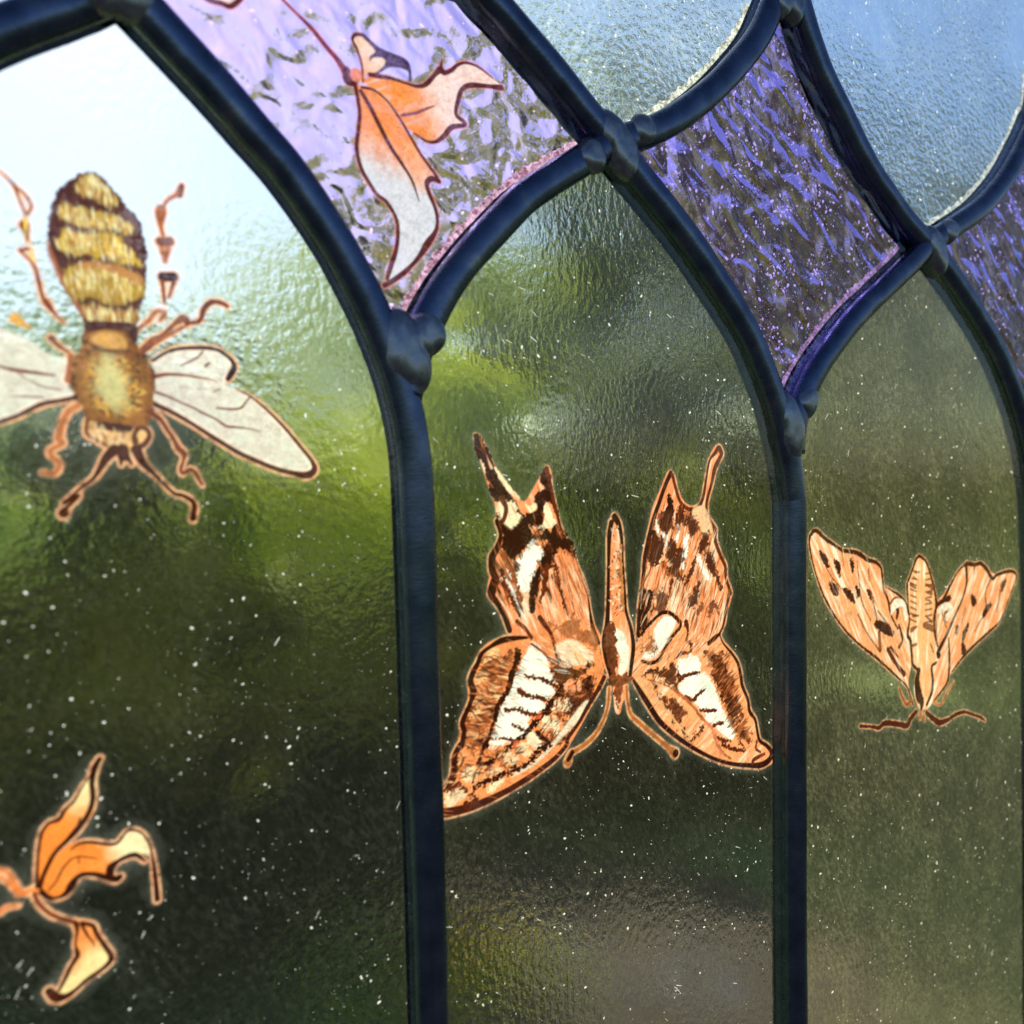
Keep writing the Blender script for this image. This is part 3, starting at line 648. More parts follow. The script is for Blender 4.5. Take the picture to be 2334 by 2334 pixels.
        for pid, pn in reversed(list(enumerate(names))):
            if pid == hid: pn = s.name
            j, i = np.nonzero(live & (cp == pid))
            if len(j) < 3: continue
            q = np.stack([j * W + i, j * W + i + 1, (j + 1) * W + i + 1, (j + 1) * W + i], 1)
            u, inv = np.unique(q, return_inverse=True); inv = inv.reshape(-1).astype(np.int32)
            me = bpy.data.meshes.new(pn.split('#')[0]); me.vertices.add(len(u)); me.vertices.foreach_set('co', pos[u].ravel())
            me.loops.add(len(inv)); me.loops.foreach_set('vertex_index', inv); nq = len(q)
            me.polygons.add(nq); me.polygons.foreach_set('loop_start', np.arange(0, nq * 4, 4, dtype=np.int32)); me.polygons.foreach_set('loop_total', np.full(nq, 4, dtype=np.int32))
            at = me.attributes.new('pigment', 'FLOAT_COLOR', 'POINT'); at.data.foreach_set('color', rgba[u].ravel())
            me.materials.append(M_PAINT); me.update(calc_edges=True)
            o = bpy.data.objects.new(pn.split('#')[0], me); COL.objects.link(o); o.parent = grp or parent
            if grp is None: grp = o; o['label'] = s.label
        return grp

# ---------------------------------------------------------------- bee
c = Canvas('painted_bee', 'golden brown striped bee painted head down on the left pane')
c.fill('wing#r', 'K4 -10,560 120,500 250,455 400,435 560,435 700,455 800,505 870,585 895,660 870,740 820,800 790,840 900,900 1060,975 1200,1095 1360,1235 1500,1395 1640,1565 1740,1700 1775,1780 1740,1840 1660,1850 1520,1820 1350,1770 1150,1690 950,1600 780,1500 600,1400 450,1310 250,1200 100,1120 -10,1080', (1.0, 0.86, 0.76), mott=.25, a=.62)
c.fill('wing#l', 'K3 -120,-30 0,-5 200,60 350,140 500,255 640,300 740,330 725,480 745,620 825,740 700,775 480,812 350,865 180,955 0,1030 -120,1080', (1.0, 0.86, 0.76), mott=.25, a=.62)
W = 'wing#r'
c.line(W, 'K4 -10,590,30 120,510,30 250,465,36 400,450,36 560,450,36 700,470,38 800,530,38 870,600,42 885,670,55 850,740,60 820,790,50')
c.line(W, 'K4 -10,770,40 100,745,36 200,740,30 350,750,26 500,775,20 640,800,12 700,830,6', MB, rim=.2)
c.line(W, 'K4 300,640,16 400,600 490,550,18 540,490,14', MB, rim=0); c.line(W, 'K4 570,650,25 610,615,22', MB, rim=0)
c.line(W, 'K4 30,940,30 150,980,24 300,1050,20 440,1110,20 550,1170,24 680,1230,22 800,1310,26 900,1320,24 1050,1340,14 1180,1370,8', MB, rim=0)
c.line(W, 'K4 700,1110,20 850,1125,22 960,1110,22 1020,1040,18 1060,990,16', MB, rim=0); c.line(W, 'K4 660,930,16 730,905,18', MB, a=.7, rim=0); c.line(W, 'K4 280,890,14 380,880,10', MB, a=.5, rim=0)
c.line(W, 'K4 30,1080,50 150,1130,44 300,1210,44 450,1300,40 620,1410,44 780,1510,44 950,1610,46 1150,1700,46 1350,1780,46 1550,1830,50 1690,1850,70 1770,1790,60 1740,1690,40 1620,1540,36 1480,1370,32 1340,1220,30 1200,1090,26 1060,980,20 920,910,10', (0.06, .010, .003))
W = 'wing#l'
c.line(W, 'K3 830,750,40 700,780,40 480,820,46 340,880,44 180,960,40 0,1020,40 -120,1070,40', (0.06, .010, .003))
c.line(W, 'K3 -110,395,20 -10,410,24 150,450,36 300,470,36 450,490,28 600,510,20', MB, rim=0); c.line(W, 'K3 200,490,16 350,580 500,640,20 680,670,16', MB, a=.8, rim=0); c.line(W, 'K3 100,740,10 300,745,24 480,755,20', MB, a=.8, rim=0)
LG = (0.36, 0.11, 0.035); LI = -1
for s_, col_ in (('K1 1000,300,25 985,345,32', MB), ('K1 985,345,18 930,370,16 900,410,16 885,440,48 885,520,22 900,580,14', LG), ('K1 880,605,40 935,605,40', MB), ('K1 890,640,26 905,715,12', LG), ('K1 925,640,26 912,715,12', LG),
                 ('K1 895,800,44 955,800,44', DK), ('K1 893,820,20 905,940,14', MB), ('K1 957,830,20 930,910,14', MB), ('K1 760,1085,16 820,1040,22 860,990,20 905,1000,26 880,1040,14', LG),
                 ('K1 790,1200,35 850,1150,40 900,1120,24 960,1060,22 1010,1030,40 1030,1055,26', (0.22, .06, .02)), ('K1 860,1160,20 940,1110,20 1020,1070,16', LG), ('K1 1040,1055,18 1100,1040,20 1120,980,26 1160,940,24 1210,940,22 1250,960,20', MB),
                 ('K2 -10,190,10 100,290,20 160,360,30 220,520,22 280,660,22', MB), ('K2 170,370,22 270,450,22 345,580,24 300,670,20', MB), ('K2 265,790,84 280,850,50 310,960,20', MB), ('K2 220,1060,30 330,1050,22', MB),
                 ('K2 230,1080,24 330,1170,24 390,1270,30 430,1420,36 470,1580,36 520,1650,66 600,1760,30 700,1860,14', MB), ('K2 340,1060,16 370,1180,16', GOLD), ('K2 280,700,30 280,1000,6', GOLD),
                 ('K3 565,100,60 640,180,44 750,250,30', MB), ('K3 780,300,60 760,420,40 745,560,60', LG),
                 ('K3 850,850,56 760,900,56 700,1000,56 670,1100,56 650,1210,66 690,1260,44 560,1330,46 560,1390,42 630,1450,42 650,1520,44 590,1590,44 470,1580,34', (0.45, .14, .04)),
                 ('K4 -60,1150,40 0,1180,50 80,1240,44 150,1350,40 220,1450,40 270,1550,56 330,1610,56 330,1680,34 300,1780,34 320,1830,38 400,1790,42 460,1820,42 505,1910,30 540,1960,20', (0.16, .035, .012))):
    LI += 1; c.line('leg#%d' % ([1] * 7 + [1, 2, 3, 3, 3, 4, 4, 4, 4, 4, 4, 4, 5, 5, 6, 7])[LI], s_, col_, rim=.5)
c.fill('leg#5', 'K2 160,1740 90,1840 200,1890 350,1940 250,1820', (0.62, 0.30, 0.03), mott=.5)
c.fill('abdomen', 'K1 440,225 500,218 545,238 600,288 660,358 722,430 767,490 787,560 802,640 807,720 802,800 793,880 782,960 757,1030 745,1080 740,1140 600,1160 455,1140 460,1060 430,980 380,900 330,820 295,740 270,660 262,560 268,460 285,390 310,340 370,280 410,240', (0.085, .022, .012), mott=.5, rag=.25)
c.fill('abdomen', 'K1 262,600 300,690 340,790 400,890 460,990 440,1000 380,905 330,825 290,740 262,660', (0.42, .13, .05), mott=.3, soft=.5)
for b_, gc in (('K2 880,300 950,250 1050,260 1150,340 1240,450 1290,530 1240,590 1150,540 1050,500 950,460 870,420 840,370', (0.38, .20, .02)),
           ('K2 670,570 780,580 900,610 1100,660 1300,710 1440,770 1450,820 1400,880 1250,830 1050,820 900,790 760,740 650,690 640,620', (0.64, .40, .06)),
           ('K2 700,850 850,860 1050,880 1250,900 1360,960 1460,1080 1560,1220 1520,1250 1400,1210 1200,1170 1050,1130 900,1110 780,1110 680,1050 610,990 660,920', (0.62, .38, .035)),
           ('K2 850,1210 1050,1190 1250,1240 1450,1290 1540,1350 1570,1450 1560,1560 1480,1620 1350,1640 1200,1640 1100,1610 980,1570 850,1580 780,1520 730,1420 700,1310 740,1240', (0.46, .28, .03)),
           ('K2 920,1700 1050,1680 1200,1720 1350,1740 1500,1720 1540,1780 1480,1820 1420,1900 1300,1880 1150,1850 1020,1820 930,1780', (0.45, .22, .035))):
    P_ = c.fill('abdomen', b_, gc, mott=.35, rag=.55, soft=.4, late=True)
    c.hatch('abdomen', P_, 1.75, 150, 1.4, .22, [(0.95, .78, .32), AMB, (0.28, .11, .015), (0.2, .07, .01), (0.98, .88, .5)], a=.6)
c.fill('abdomen', 'K2 850,1210 1050,1190 1250,1240 1450,1290 1560,1360 1540,1440 1300,1340 1050,1260 870,1260', (0.50, .20, .06), mott=.3, rag=.3, a=.8, late=True)
c.fill('thorax', 'K3 960,-20 1450,-20 1500,120 1560,230 1620,340 1685,480 1712,620 1702,780 1692,900 1645,1000 1600,1080 1480,1100 1380,1090 1200,1080 1080,1040 960,1000 920,920 850,820 800,700 768,550 790,400 850,260 900,150', (0.20, .07, .012), mott=.9, rag=.3)
P_ = c.fill('thorax', 'K3 1030,330 1250,290 1430,360 1550,490 1590,640 1560,800 1500,920 1380,970 1200,950 1040,860 960,730 930,560 950,420', AMB, mott=1.0, rag=.9, soft=1.8, late=True, a=.7)
c.hatch('thorax', P_, 0.2, 260, 1.0, .3, [(0.07, .018, .004), (0.60, .32, .05), (0.75, .48, .12), (0.09, .025, .005), (0.05, .012, .003)], a=.7, jit=.8)
c.fill('thorax', 'K3 1150,300 1300,380 1390,540 1400,720 1350,880 1240,900 1150,800 1090,640 1080,460', (0.56, .48, .20), mott=.4, rag=.8, soft=1.4, late=True)
c.fill('thorax', 'K3 1000,70 1120,20 1280,40 1390,110 1400,230 1250,230 1100,190 1010,140', (0.60, .30, .07), mott=.5, rag=.4, soft=.5, late=True)
c.line('thorax', 'K3 990,-30,90 1200,-40,70 1440,-10,90 1480,110,60', (0.06, .012, .005), rim=0); c.line('thorax', 'K3 1010,190,40 1200,240,40 1420,240,40', (0.12, .035, .01), a=.8, rim=0)
c.fill('head', 'K3 955,1010 945,1150 1050,1230 1180,1300 1220,1345 1350,1350 1540,1330 1610,1260 1670,1180 1640,1095 1560,1065 1480,1110', (0.72, .40, .16), mott=.5)
c.line('head', 'K3 960,1010,36 955,1150,36 1060,1220,36 1190,1290,40', (0.16, .04, .015)); c.line('head', 'K3 1110,1060,70 1260,1085,76 1420,1095,64', (0.05, .01, .004), rim=0)
c.line('head', 'K3 1490,1240,60 1480,1160,44 1530,1090,44 1610,1100,44 1645,1170,46 1600,1260,50 1530,1300,60', (0.10, .025, .008), rim=.3)
c.hatch('head', 'K3 990,1050 1180,1120 1420,1140 1380,1280 1200,1290 1000,1180', 1.6, 60, 1.2, .2, [(0.95, .72, .45), MB, (0.9, .6, .3)], a=.6)
c.line('head', 'K3 1350,1330,110 1360,1390,110', (0.06, .012, .005), rim=.3); c.line('head', 'K3 1330,1420,44 1335,1490,26', DK); c.line('head', 'K3 1410,1420,44 1450,1490,26', DK)
c.line('antenna#l', 'K3 1260,1330,100 1170,1420,80 1080,1570,50 1020,1650,36 900,1740,32 780,1850,32 700,1920,34 D 148,935,7 126,958,7 120,968,16', (0.05, .008, .002))
c.line('antenna#r', 'K3 1500,1330,100 1570,1470,70 1680,1580,46 1800,1700,34 1920,1810,34 D 345,935,7 366,950,8 364,978,10', (0.05, .008, .002))
c.build(WIN)

# ---------------------------------------------------------------- orange leaf, lower left
c = Canvas('painted_leaf_sprig', 'orange and cream curling leaf sprig painted below the bee')
c.fill('leaf#a', 'K5 405,1560 398,1350 418,1150 438,1000 480,915 560,825 650,795 720,695 820,595 900,450 980,335 1040,200 1090,135 1115,170 1075,280 1055,450 1055,600 1022,740 945,845 880,925 760,1045 640,1155 560,1285 480,1445 450,1580', ORG, grad=('K5 760,850', 'K5 960,430', (0.98, .74, .36)), mott=.2)
c.fill('leaf#b', 'K5 450,1590 480,1440 560,1280 700,1130 860,1055 1000,1045 1150,1065 1280,1055 1360,975 1450,925 1560,955 1640,1080 1665,1180 1560,1185 1450,1205 1340,1255 1230,1305 1205,1385 1180,1435 1050,1425 900,1425 820,1495 740,1625 640,1672 540,1675', ORG, grad=('K5 1080,1250', 'K5 1360,1140', (0.98, .76, .42)), mott=.2)
for s_ in ('K5 408,1570,40 410,1350,28 425,1150,28 460,960,32 540,850,32 650,810,38 720,700,32 820,600,26 920,430,18 1010,310,16', 'K5 1095,145,46 1040,250,60 1012,400,50 1022,550,50 1000,680,48 940,800,48 850,920,60 740,1040,46 620,1160,40 540,1290,40 470,1450,40 440,1570,36', 'K5 880,780,10 870,880,40'):
    c.line('leaf#a', s_)
for s_ in ('K5 780,1150,10 860,1080,26 1000,1060,30 1200,1085,30 1300,1060,30 1380,960,24 1450,925,26 1560,960,20 1640,1080,20 1680,1230,24 1710,1450,40 1732,1690,50', 'K5 540,1590,16 620,1490,16 680,1370,18 760,1270,18 860,1220,16 1070,1240,10',
           'K5 430,1590,60 540,1670,40 640,1670,32 730,1620,54 790,1530,72 860,1440,46 950,1410,42 1070,1420,46 1180,1450,54 1280,1465,64 1325,1440,46', 'K5 1210,1430,66 1220,1340,74 1300,1270,42 1400,1220,46 1500,1200,46 1595,1270,20', 'K5 870,1290,14 860,1230,10'):
    c.line('leaf#b', s_)
for s_ in ('K5 -60,1360,30 0,1365,30 80,1390,24 140,1480,40 200,1590,50 270,1620,50 340,1590,40 410,1600,40', 'K5 -60,1850,40 0,1830,40 80,1780,30 200,1760,22'): c.line('stem', s_, (0.75, .20, .045))
c.line('stem', 'K5 0,1440,24 120,1540,26 200,1640,30', (0.75, .20, .045)); c.line('stem', 'K5 375,1630,40 430,1740,40 540,1840,40 K6 610,745,40 720,785,36 820,810,44', MB)
c.fill('leaf#c', 'K6 800,805 900,785 1020,825 1090,925 1180,1055 1245,1180 1225,1245 1130,1335 1000,1405 880,1495 780,1585 660,1625 620,1570 700,1450 770,1300 840,1200 870,1160 810,1080 820,950', (0.90, .28, .07), grad=('K6 930,1040', 'K6 1090,1200', (0.98, .68, .30)), mott=.2)
for s_ in ('K6 840,830,50 850,920,28 830,1050,20 850,1140,44 850,1190,44 780,1300,40 720,1430,36 650,1560,30', 'K6 900,820,40 1020,850,40 1070,950,40 1160,1080,44 1225,1190,50 1190,1270,46 1080,1360,40 960,1440,40 840,1550,40 720,1630,60 620,1640,90 540,1570,70', 'K6 900,840,30 960,950,24 1020,1030,14 1040,1080,8'): c.line('leaf#c', s_, (0.05, .008, .002))
c.build(WIN)

# ---------------------------------------------------------------- leaf on the lilac pane
c = Canvas('painted_oak_leaf', 'orange to pale blue curling leaf painted on the lilac pane'); PB = (0.74, 1.0, 0.66); RB = (0.10, .018, .010); c_r = .25
c.fill('leaf#a', 'L1 310,600 320,440 290,320 240,200 260,140 330,140 410,220 470,280 620,320 560,400 540,440 480,490 380,510', (1.0, .62, .25), grad=('L1 330,480', 'L1 400,330', (1.0, .88, .40)), mott=.2)
c.fill('leaf#a', 'L1 330,105 440,205 510,258 620,305 740,355 795,430 805,560 780,580 772,490 700,455 600,445 520,485 470,512 380,525 480,480 550,400 520,352 430,352 400,385 398,335 450,290 400,222 330,150', (0.055, .03, .06), mott=.3, late=True)
c.line('leaf#a', 'L1 330,590,16 322,430,18 275,270,26 228,175,26 262,122,32 330,130,30', RB, rim=.15)
c.fill('leaf#b', 'L1 330,560 500,540 700,578 850,620 960,600 1050,500 1090,480 1150,505 1250,430 1330,408 1450,448 1600,555 1690,640 1560,635 1400,625 1312,655 1272,750 1245,900 1312,970 1335,1012 1200,1042 1125,1122 1020,1175 900,1125 820,1080 720,1000 620,850 500,720 400,650', (1.0, .40, .05), grad=('L1 820,800', 'L1 1130,760', (1.0, .98, .55)), mott=.2, streak=(0.5, .10, (1.0, .75, .40)))
for s_ in ('L1 400,515,40 480,530,40 600,550,30 720,590,24 860,630,30 950,610,40 1040,510,40 1090,470,60 1130,500,40 1200,470,36 1260,420,30 1340,400,26 1460,440,20 1600,550,12', 'L1 1090,470,30 1105,370,14', 'L1 1685,645,50 1560,630,36 1400,620,46 1310,650,40 1270,740,44 1240,900,34 1310,970,40 1325,1010,36 1200,1030,44 1130,1110,44 1050,1170,30 960,1170,24 830,1090,14'): c.line('leaf#b', s_, RB, rim=c_r)
c.line('leaf#b', 'L1 710,915,22 850,890,26 950,850,24 1030,820,8', (0.25, .06, .04), rim=0)
c.fill('leaf#c', 'L1 255,600 330,645 450,660 560,770 640,880 740,1060 840,1200 960,1400 1065,1545 950,1560 970,1660 1010,1780 1050,1900 L2 1150,800 1190,900 1190,1020 1150,1130 1060,1280 960,1420 850,1530 700,1630 635,1650 700,1480 760,1300 760,1100 740,950 680,830 600,730 500,660 420,560 340,400 300,250 310,100 L1 270,1050 290,900 280,750', (1.0, .42, .08), grad=('L1 560,1080', 'L1 480,1560', PB), mott=.18)
for s_ in ('L1 250,590,40 280,750,36 300,900,36 285,1060,36 270,1230,40 310,1420,36 400,1590,36 470,1690,36 560,1760,36 620,1850,36 L2 620,760,34 690,860,36 750,1000,40 755,1180,42 730,1330,46 680,1480,50 640,1620,40', 'L1 310,680,36 400,830,40 500,1030,40 600,1220,36 720,1400,30 810,1550,26 860,1690,16 880,1760,8',
           'L1 320,640,24 420,660,24 500,710,20 590,800,20 700,960,24 800,1130,26 900,1300,26 1030,1480,30 1075,1560,40', 'L1 1075,1560,36 1000,1535,50 955,1580,44 980,1680,40 1030,1800,34 1060,1900,34 L2 1170,850,34 1192,980,36 1172,1100,44 1080,1240,70 1010,1350,50 940,1440,40 840,1540,50 720,1630,50 610,1695,50'): c.line('leaf#c', s_, RB, rim=c_r)
c.fill('leaf#c', 'L2 860,100 1000,330 1060,500 1000,640 900,480 760,260', (1.0, .50, .12), mott=.3, soft=2.2, a=.75)
c.line('stem', 'L0 620,-30,12 640,0,14 720,80,16 800,160,22 880,260,24 940,330,28 985,400,40', (0.22, .05, .05), rim=.15); c.line('stem', 'L1 170,470,60 190,560,100 240,590,60', RB, rim=.2); c.blob('stem', 'L1 265,520,110', (0.80, .33, .14), rim=0)
c.fill('leaf#d', 'L0 180,-40 240,5 300,25 350,33 400,0 420,-40', (1.0, .95, .6), mott=.2); c.line('leaf#d', 'L0 190,-25,24 240,2,26 300,18,26 350,35,26 400,0,24 420,-40,24', RB, rim=.2)
c.build(WIN)

# ---------------------------------------------------------------- moth
BRM = (0.14, .03, .01)
c = Canvas('painted_moth', 'small cream and brown spotted moth painted on the right pane', res=0.15)
lw = 'M 88,190 108,125 152,105 230,175 300,225 380,275 500,295 590,355 660,375 712,425 722,520 742,590 800,620 870,668 922,730 948,830 945,960 945,1060 972,1180 962,1280 942,1400 952,1500 985,1600 940,1480 840,1370 760,1292 660,1202 520,1092 400,972 300,832 218,682 158,520 108,340'
rw = 'M 1180,750 1240,655 1300,555 1370,448 1440,385 1510,398 1560,385 1612,438 1700,488 1780,455 1842,455 1875,510 1842,600 1792,722 1732,882 1642,972 1522,1082 1422,1182 1312,1322 1282,1392 1222,1492 1160,1572 1080,1632 1160,1250 1190,1100'
bd = 'M 1040,325 1092,370 1122,450 1152,560 1172,660 1182,760 1165,860 1172,1000 1192,1120 1182,1250 1142,1300 1152,1450 1100,1602 1052,1655 1008,1580 988,1450 1028,1320 968,1250 958,1130 938,1020 948,900 938,750 928,620 938,540 978,430 1008,350'
c.fill('wing#l', lw, (0.95, .37, .17), mott=.25, streak=(-1.05, .42, (1.0, .86, .70)))
c.fill('wing#r', rw, (0.95, .36, .16), mott=.25, streak=(1.0, .44, (1.0, .86, .70)))
c.fill('body', bd, (0.95, .46, .22), mott=.2, streak=(1.55, .3, (1.0, .90, .74)))
def many(part, ss, col=(0.05, .008, .002), rim=.35, a=1.0):
    for q in ss: c.line(part, q, col, rim=rim, a=a, rough=.15)
many('wing#l', ['M 980,1600,16 930,1450,18 840,1360,18 760,1285,20 660,1195,26 520,1085,20 400,965,20 300,825,18 218,675,20 158,515,16 112,340,16 92,200,20 112,135,30 152,112,32 230,182,32 300,230,26 380,280,28 500,300,36 590,360,34 660,380,28 706,430,26 718,520,20 730,610,22 770,720,24 790,830,20 850,950,14', 'M 742,590,10 800,625,16 870,670,22 920,735,24 945,830,20'], rim=.4)
many('wing#l', ['M 790,730,22 830,690,24 890,700,10', 'M 230,420,8 300,530,10 400,640,12', 'M 500,370,10 540,700,12 620,880,10', 'M 510,830,16 570,960,12 650,1080,14 700,1150,18', 'M 370,300,10 390,420,8', 'M 600,440,14 605,540,8', 'M 640,720,18 680,900,16 720,940,12', 'M 690,980,30 700,1130,36', 'M 680,800,14 800,960,16'], (0.13, .026, .008), rim=0, a=.85)
for sp in ('M 185,290,26 220,350,60 250,410,34', 'M 310,375,30 340,420,56 350,500,20', 'M 450,365,40 460,410,46 465,470,12', 'M 275,570,40 310,615,76 330,645,40', 'M 395,620,30 440,665,60 480,730,20', 'M 495,600,30 515,650,44 500,690,16', 'M 590,620,22 615,660,46 640,720,20', 'M 670,910,60 740,945,80 800,995,50'): c.line('wing#l', sp, (0.05, .008, .003), rim=0, rough=.5)
many('wing#l', ['M 815,745,20 850,790,40 840,860,24', 'M 860,920,24 890,1040,24 860,1110,26', 'M 765,1130,40 830,1240,36 905,1340,40', 'M 790,1110,24 850,1190,14'], (0.09, .018, .006), rim=0)
c.fill('wing#l', 'M 330,690 420,740 500,800 420,860 350,800', (0.75, .36, .17), soft=1.2, mott=.4, late=True, a=.7)
c.line('wing#l', 'M 790,830,10 830,740,70 900,740,40 920,860,40', WHT, rim=0, a=.8)
many('wing#r', ['M 1185,750,34 1240,700,30 1290,600,26 1370,455,16 1440,390,30', 'M 1440,390,34 1510,402,30 1560,392,30 1612,442,36 1660,520,30 1700,490,24 1780,462,28 1842,462,26 1868,510,20 1838,600,14 1790,720,14 1730,880,18 1640,970,24 1520,1080,24 1420,1180,26 1312,1322,14', 'M 1435,400,36 1440,560,26 1400,700,20 1340,840,22 1270,1000,30 1200,1140,44 1200,1180,50', 'M 1285,1030,14 1292,1200,26 1280,1390,24 1222,1490,22 1160,1570,16'], rim=.4)
many('wing#r', ['M 1640,540,20 1600,640,14 1610,760,20', 'M 1730,620,20 1700,800,14', 'M 1510,400,20 1500,480,10', 'M 1660,740,14 1560,880,12 1510,980,10', 'M 1430,780,12 1400,900,10'], (0.13, .026, .008), rim=0, a=.85)
for sp in ('M 1240,720,50 1290,690,50', 'M 1770,545,34 1745,590,50 1745,630,16', 'M 1485,670,30 1500,715,66 1510,750,20', 'M 1640,740,30 1600,800,56 1580,850,20', 'M 1360,940,40 1350,990,30', 'M 1450,920,34 1420,990,48 1405,1060,26', 'M 1405,1080,34 1415,1140,66'): c.line('wing#r', sp, (0.05, .008, .003), rim=0, rough=.5)
many('wing#r', ['M 1280,790,22 1250,830,16 1270,900,14', 'M 1220,760,14 1240,860,12 1270,950,10'], (0.09, .018, .006), rim=0)
c.line('wing#r', 'M 1200,800,40 1260,760,60 1310,790,50 1270,860,40', WHT, rim=0, a=.7)
many('body', ['M 940,540,22 980,430,22 1010,350,26 1040,330,26 1090,375,24 1120,450,22 1150,560,26 1172,660,26 1180,760,30 1160,870,26 1170,1000,26 1195,1110,20', 'M 930,560,24 932,640,24 940,750,14 950,870,16 935,1000,30 960,1060,30 970,1180,26 980,1260,26 1030,1310,30', 'M 1180,1240,20 1140,1280,24 1150,1400,30 1140,1500,30 1100,1600,24', 'M 1030,1310,44 1015,1400,60 1030,1520,80 1055,1580,56 1050,1650,24'], rim=.35)
many('body', ['M 960,570,30 1000,600,20', 'M 1090,570,16 1150,600,40', 'M 1100,640,14 1140,650,26', 'M 1090,700,14 1130,715,16', 'M 980,840,26 1030,840,12', 'M 1090,840,12 1140,890,26', 'M 1080,920,44 1150,950,50', 'M 970,960,40 1010,935,20', 'M 970,1100,24 1010,1085,20', 'M 1130,1080,12 1155,1150,16', 'M 1000,460,14 1040,470,8', 'M 970,520,16 1020,530,8'], (0.20, .05, .02), rim=0, a=.9)
c.hatch('wing#l', lw, -1.08, 150, 4.0, .14, [BRM, (0.5, .13, .04), WHT, WHT], a=.7, jit=.12, seed=41)
c.hatch('wing#r', rw, 1.0, 140, 4.0, .14, [BRM, (0.5, .13, .04), WHT, WHT], a=.7, jit=.12, seed=42)
for k_ in range(9):
    y_ = 455 + k_ * 52; c.line('body', 'M %d,%d,16 %d,%d,12' % (960 if k_ > 1 else 985, y_, 1010, y_ + 22), BRM, rim=0, a=.8); c.line('body', 'M %d,%d,10 %d,%d,18' % (1085, y_ + 26, 1140, y_ + 14), BRM, rim=0, a=.8)
many('antenna#l', ['M 1005,1665,40 960,1720,40 930,1780,46 860,1770,42 740,1760,42 690,1800,34 620,1790,24 530,1785,28'], (0.07, .014, .005), rim=.4)
many('antenna#r', ['M 1095,1670,36 1150,1720,42 1210,1755,46 1280,1730,36 1340,1690,32 1420,1665,28 1500,1690,22 1560,1710,26 1600,1740,14'], (0.07, .014, .005), rim=.4)
many('leg#l', ['M 860,1460,16 890,1540,26 930,1600,34 970,1555,24'], (0.30, .09, .03), rim=.35)
many('leg#r', ['M 1160,1580,16 1220,1600,14 1270,1500,22 1330,1400,8'], (0.42, .14, .05), rim=.35)
many('jaw', ['M 1045,1680,40 1040,1720,24', 'M 1075,1690,20 1080,1740,16'], (0.42, .14, .05), rim=.35)
c.build(WIN)

# ---------------------------------------------------------------- butterfly
c = Canvas('painted_butterfly', 'brown and cream swallowtail butterfly painted head down on the middle pane', res=0.14)
DK2 = (0.028, .004, .001); BR = (0.11, .017, .004); PC = (0.98, .30, .12)
hl = 'B0 160,95 172,78 190,82 222,140 258,220 305,300 345,355 395,392 430,345 470,275 500,232 522,255 530,340 548,440 572,535 615,610 655,720 692,830 718,950 755,1030 765,1170 600,1150 430,1030 330,1005 300,920 232,820 237,720 255,640 282,560 268,480 258,400 222,300 188,190'
fl = 'B0 765,1200 740,1060 600,1040 480,1000 405,1015 300,1025 225,1050 185,1105 165,1170 140,1250 132,1330 110,1400 95,1480 70,1560 62,1640 30,1700 -10,1760 -30,1850 60,1845 150,1815 260,1770 380,1700 500,1620 590,1540 660,1430 730,1290'
hr = 'B0 920,1020 925,920 935,800 945,690 965,560 985,440 1020,350 1060,260 1075,250 1095,275 1110,340 1140,395 1175,415 1215,400 1230,330 1250,210 1270,150 1295,130 1318,170 1300,210 1275,250 1260,350 1245,440 1265,490 1290,530 1295,600 1330,690 1338,740 1358,830 1335,900 1325,960 1290,1020 1200,1090 1000,1150'
fr = 'B0 890,1190 910,1060 1000,980 1100,960 1200,1000 1295,1015 1340,1060 1385,1120 1405,1200 1415,1260 1440,1330 1460,1400 1475,1470 1510,1520 1550,1560 1550,1600 1500,1625 1400,1610 1280,1585 1150,1520 1050,1440 960,1320'
c.fill('hindwing#l', hl, PC, mott=.22, streak=(-1.15, .28, CR))
c.fill('hindwing#r', hr, PC, mott=.2, streak=(1.25, .35, CR))
c.fill('forewing#l', fl, (0.90, .29, .10), mott=.3)
c.fill('forewing#r', fr, (1.0, .36, .15), mott=.25, streak=(0.6, .12, CR))
c.fill('body', 'B0 815,465 840,500 850,570 855,680 862,800 868,900 890,970 905,1060 895,1150 885,1200 870,1240 865,1300 850,1330 840,1375 820,1370 812,1320 805,1250 795,1200 770,1120 762,1040 778,960 782,860 785,740 782,600 785,510', PC, mott=.3, streak=(1.55, .4, CR))
# left hindwing
w = 'hindwing#l'
P_ = 'B1 650,960 700,900 790,1000 880,1150 830,1230 740,1190 660,1110'; c.fill(w, P_, (0.98, .80, .55), late=True, mott=.2, soft=.6)
c.fill(w, 'B1 1000,1330 1130,1470 1080,1620 1040,1760 1000,1930 860,1900 800,1760 870,1560 950,1470', WHT, late=True, rag=.6, soft=.6)
c.fill(w, 'B1 395,200 440,200 520,320 600,470 700,650 760,800 860,960 950,1100 1000,1210 960,1290 860,1320 800,1240 760,1080 720,920 640,950 570,850 530,680 500,560 430,440 390,330', DK2, late=True, rag=.4)
c.fill(w, 'B1 640,1080 720,1130 800,1230 950,1310 1000,1400 930,1480 850,1450 790,1500 740,1400 690,1290 640,1190', DK2, late=True, rag=.8, soft=.5)
c.fill(w, 'B1 700,970 780,930 860,1000 900,1140 860,1200 800,1220 740,1190 690,1150', (0.98, .78, .52), late=True, rag=.6, soft=.4)
c.line(w, 'B1 690,900,60 740,1000,50 720,1120,44 670,1180,50', BR, rim=0); c.line(w, 'B1 620,560,20 690,680,40 780,800,44 880,900,34', (0.98, .66, .42), rim=0, rough=.3)
c.line(w, 'B1 470,330,20 540,480,24 580,560,30', (0.9, .5, .32), rim=0, a=.8)
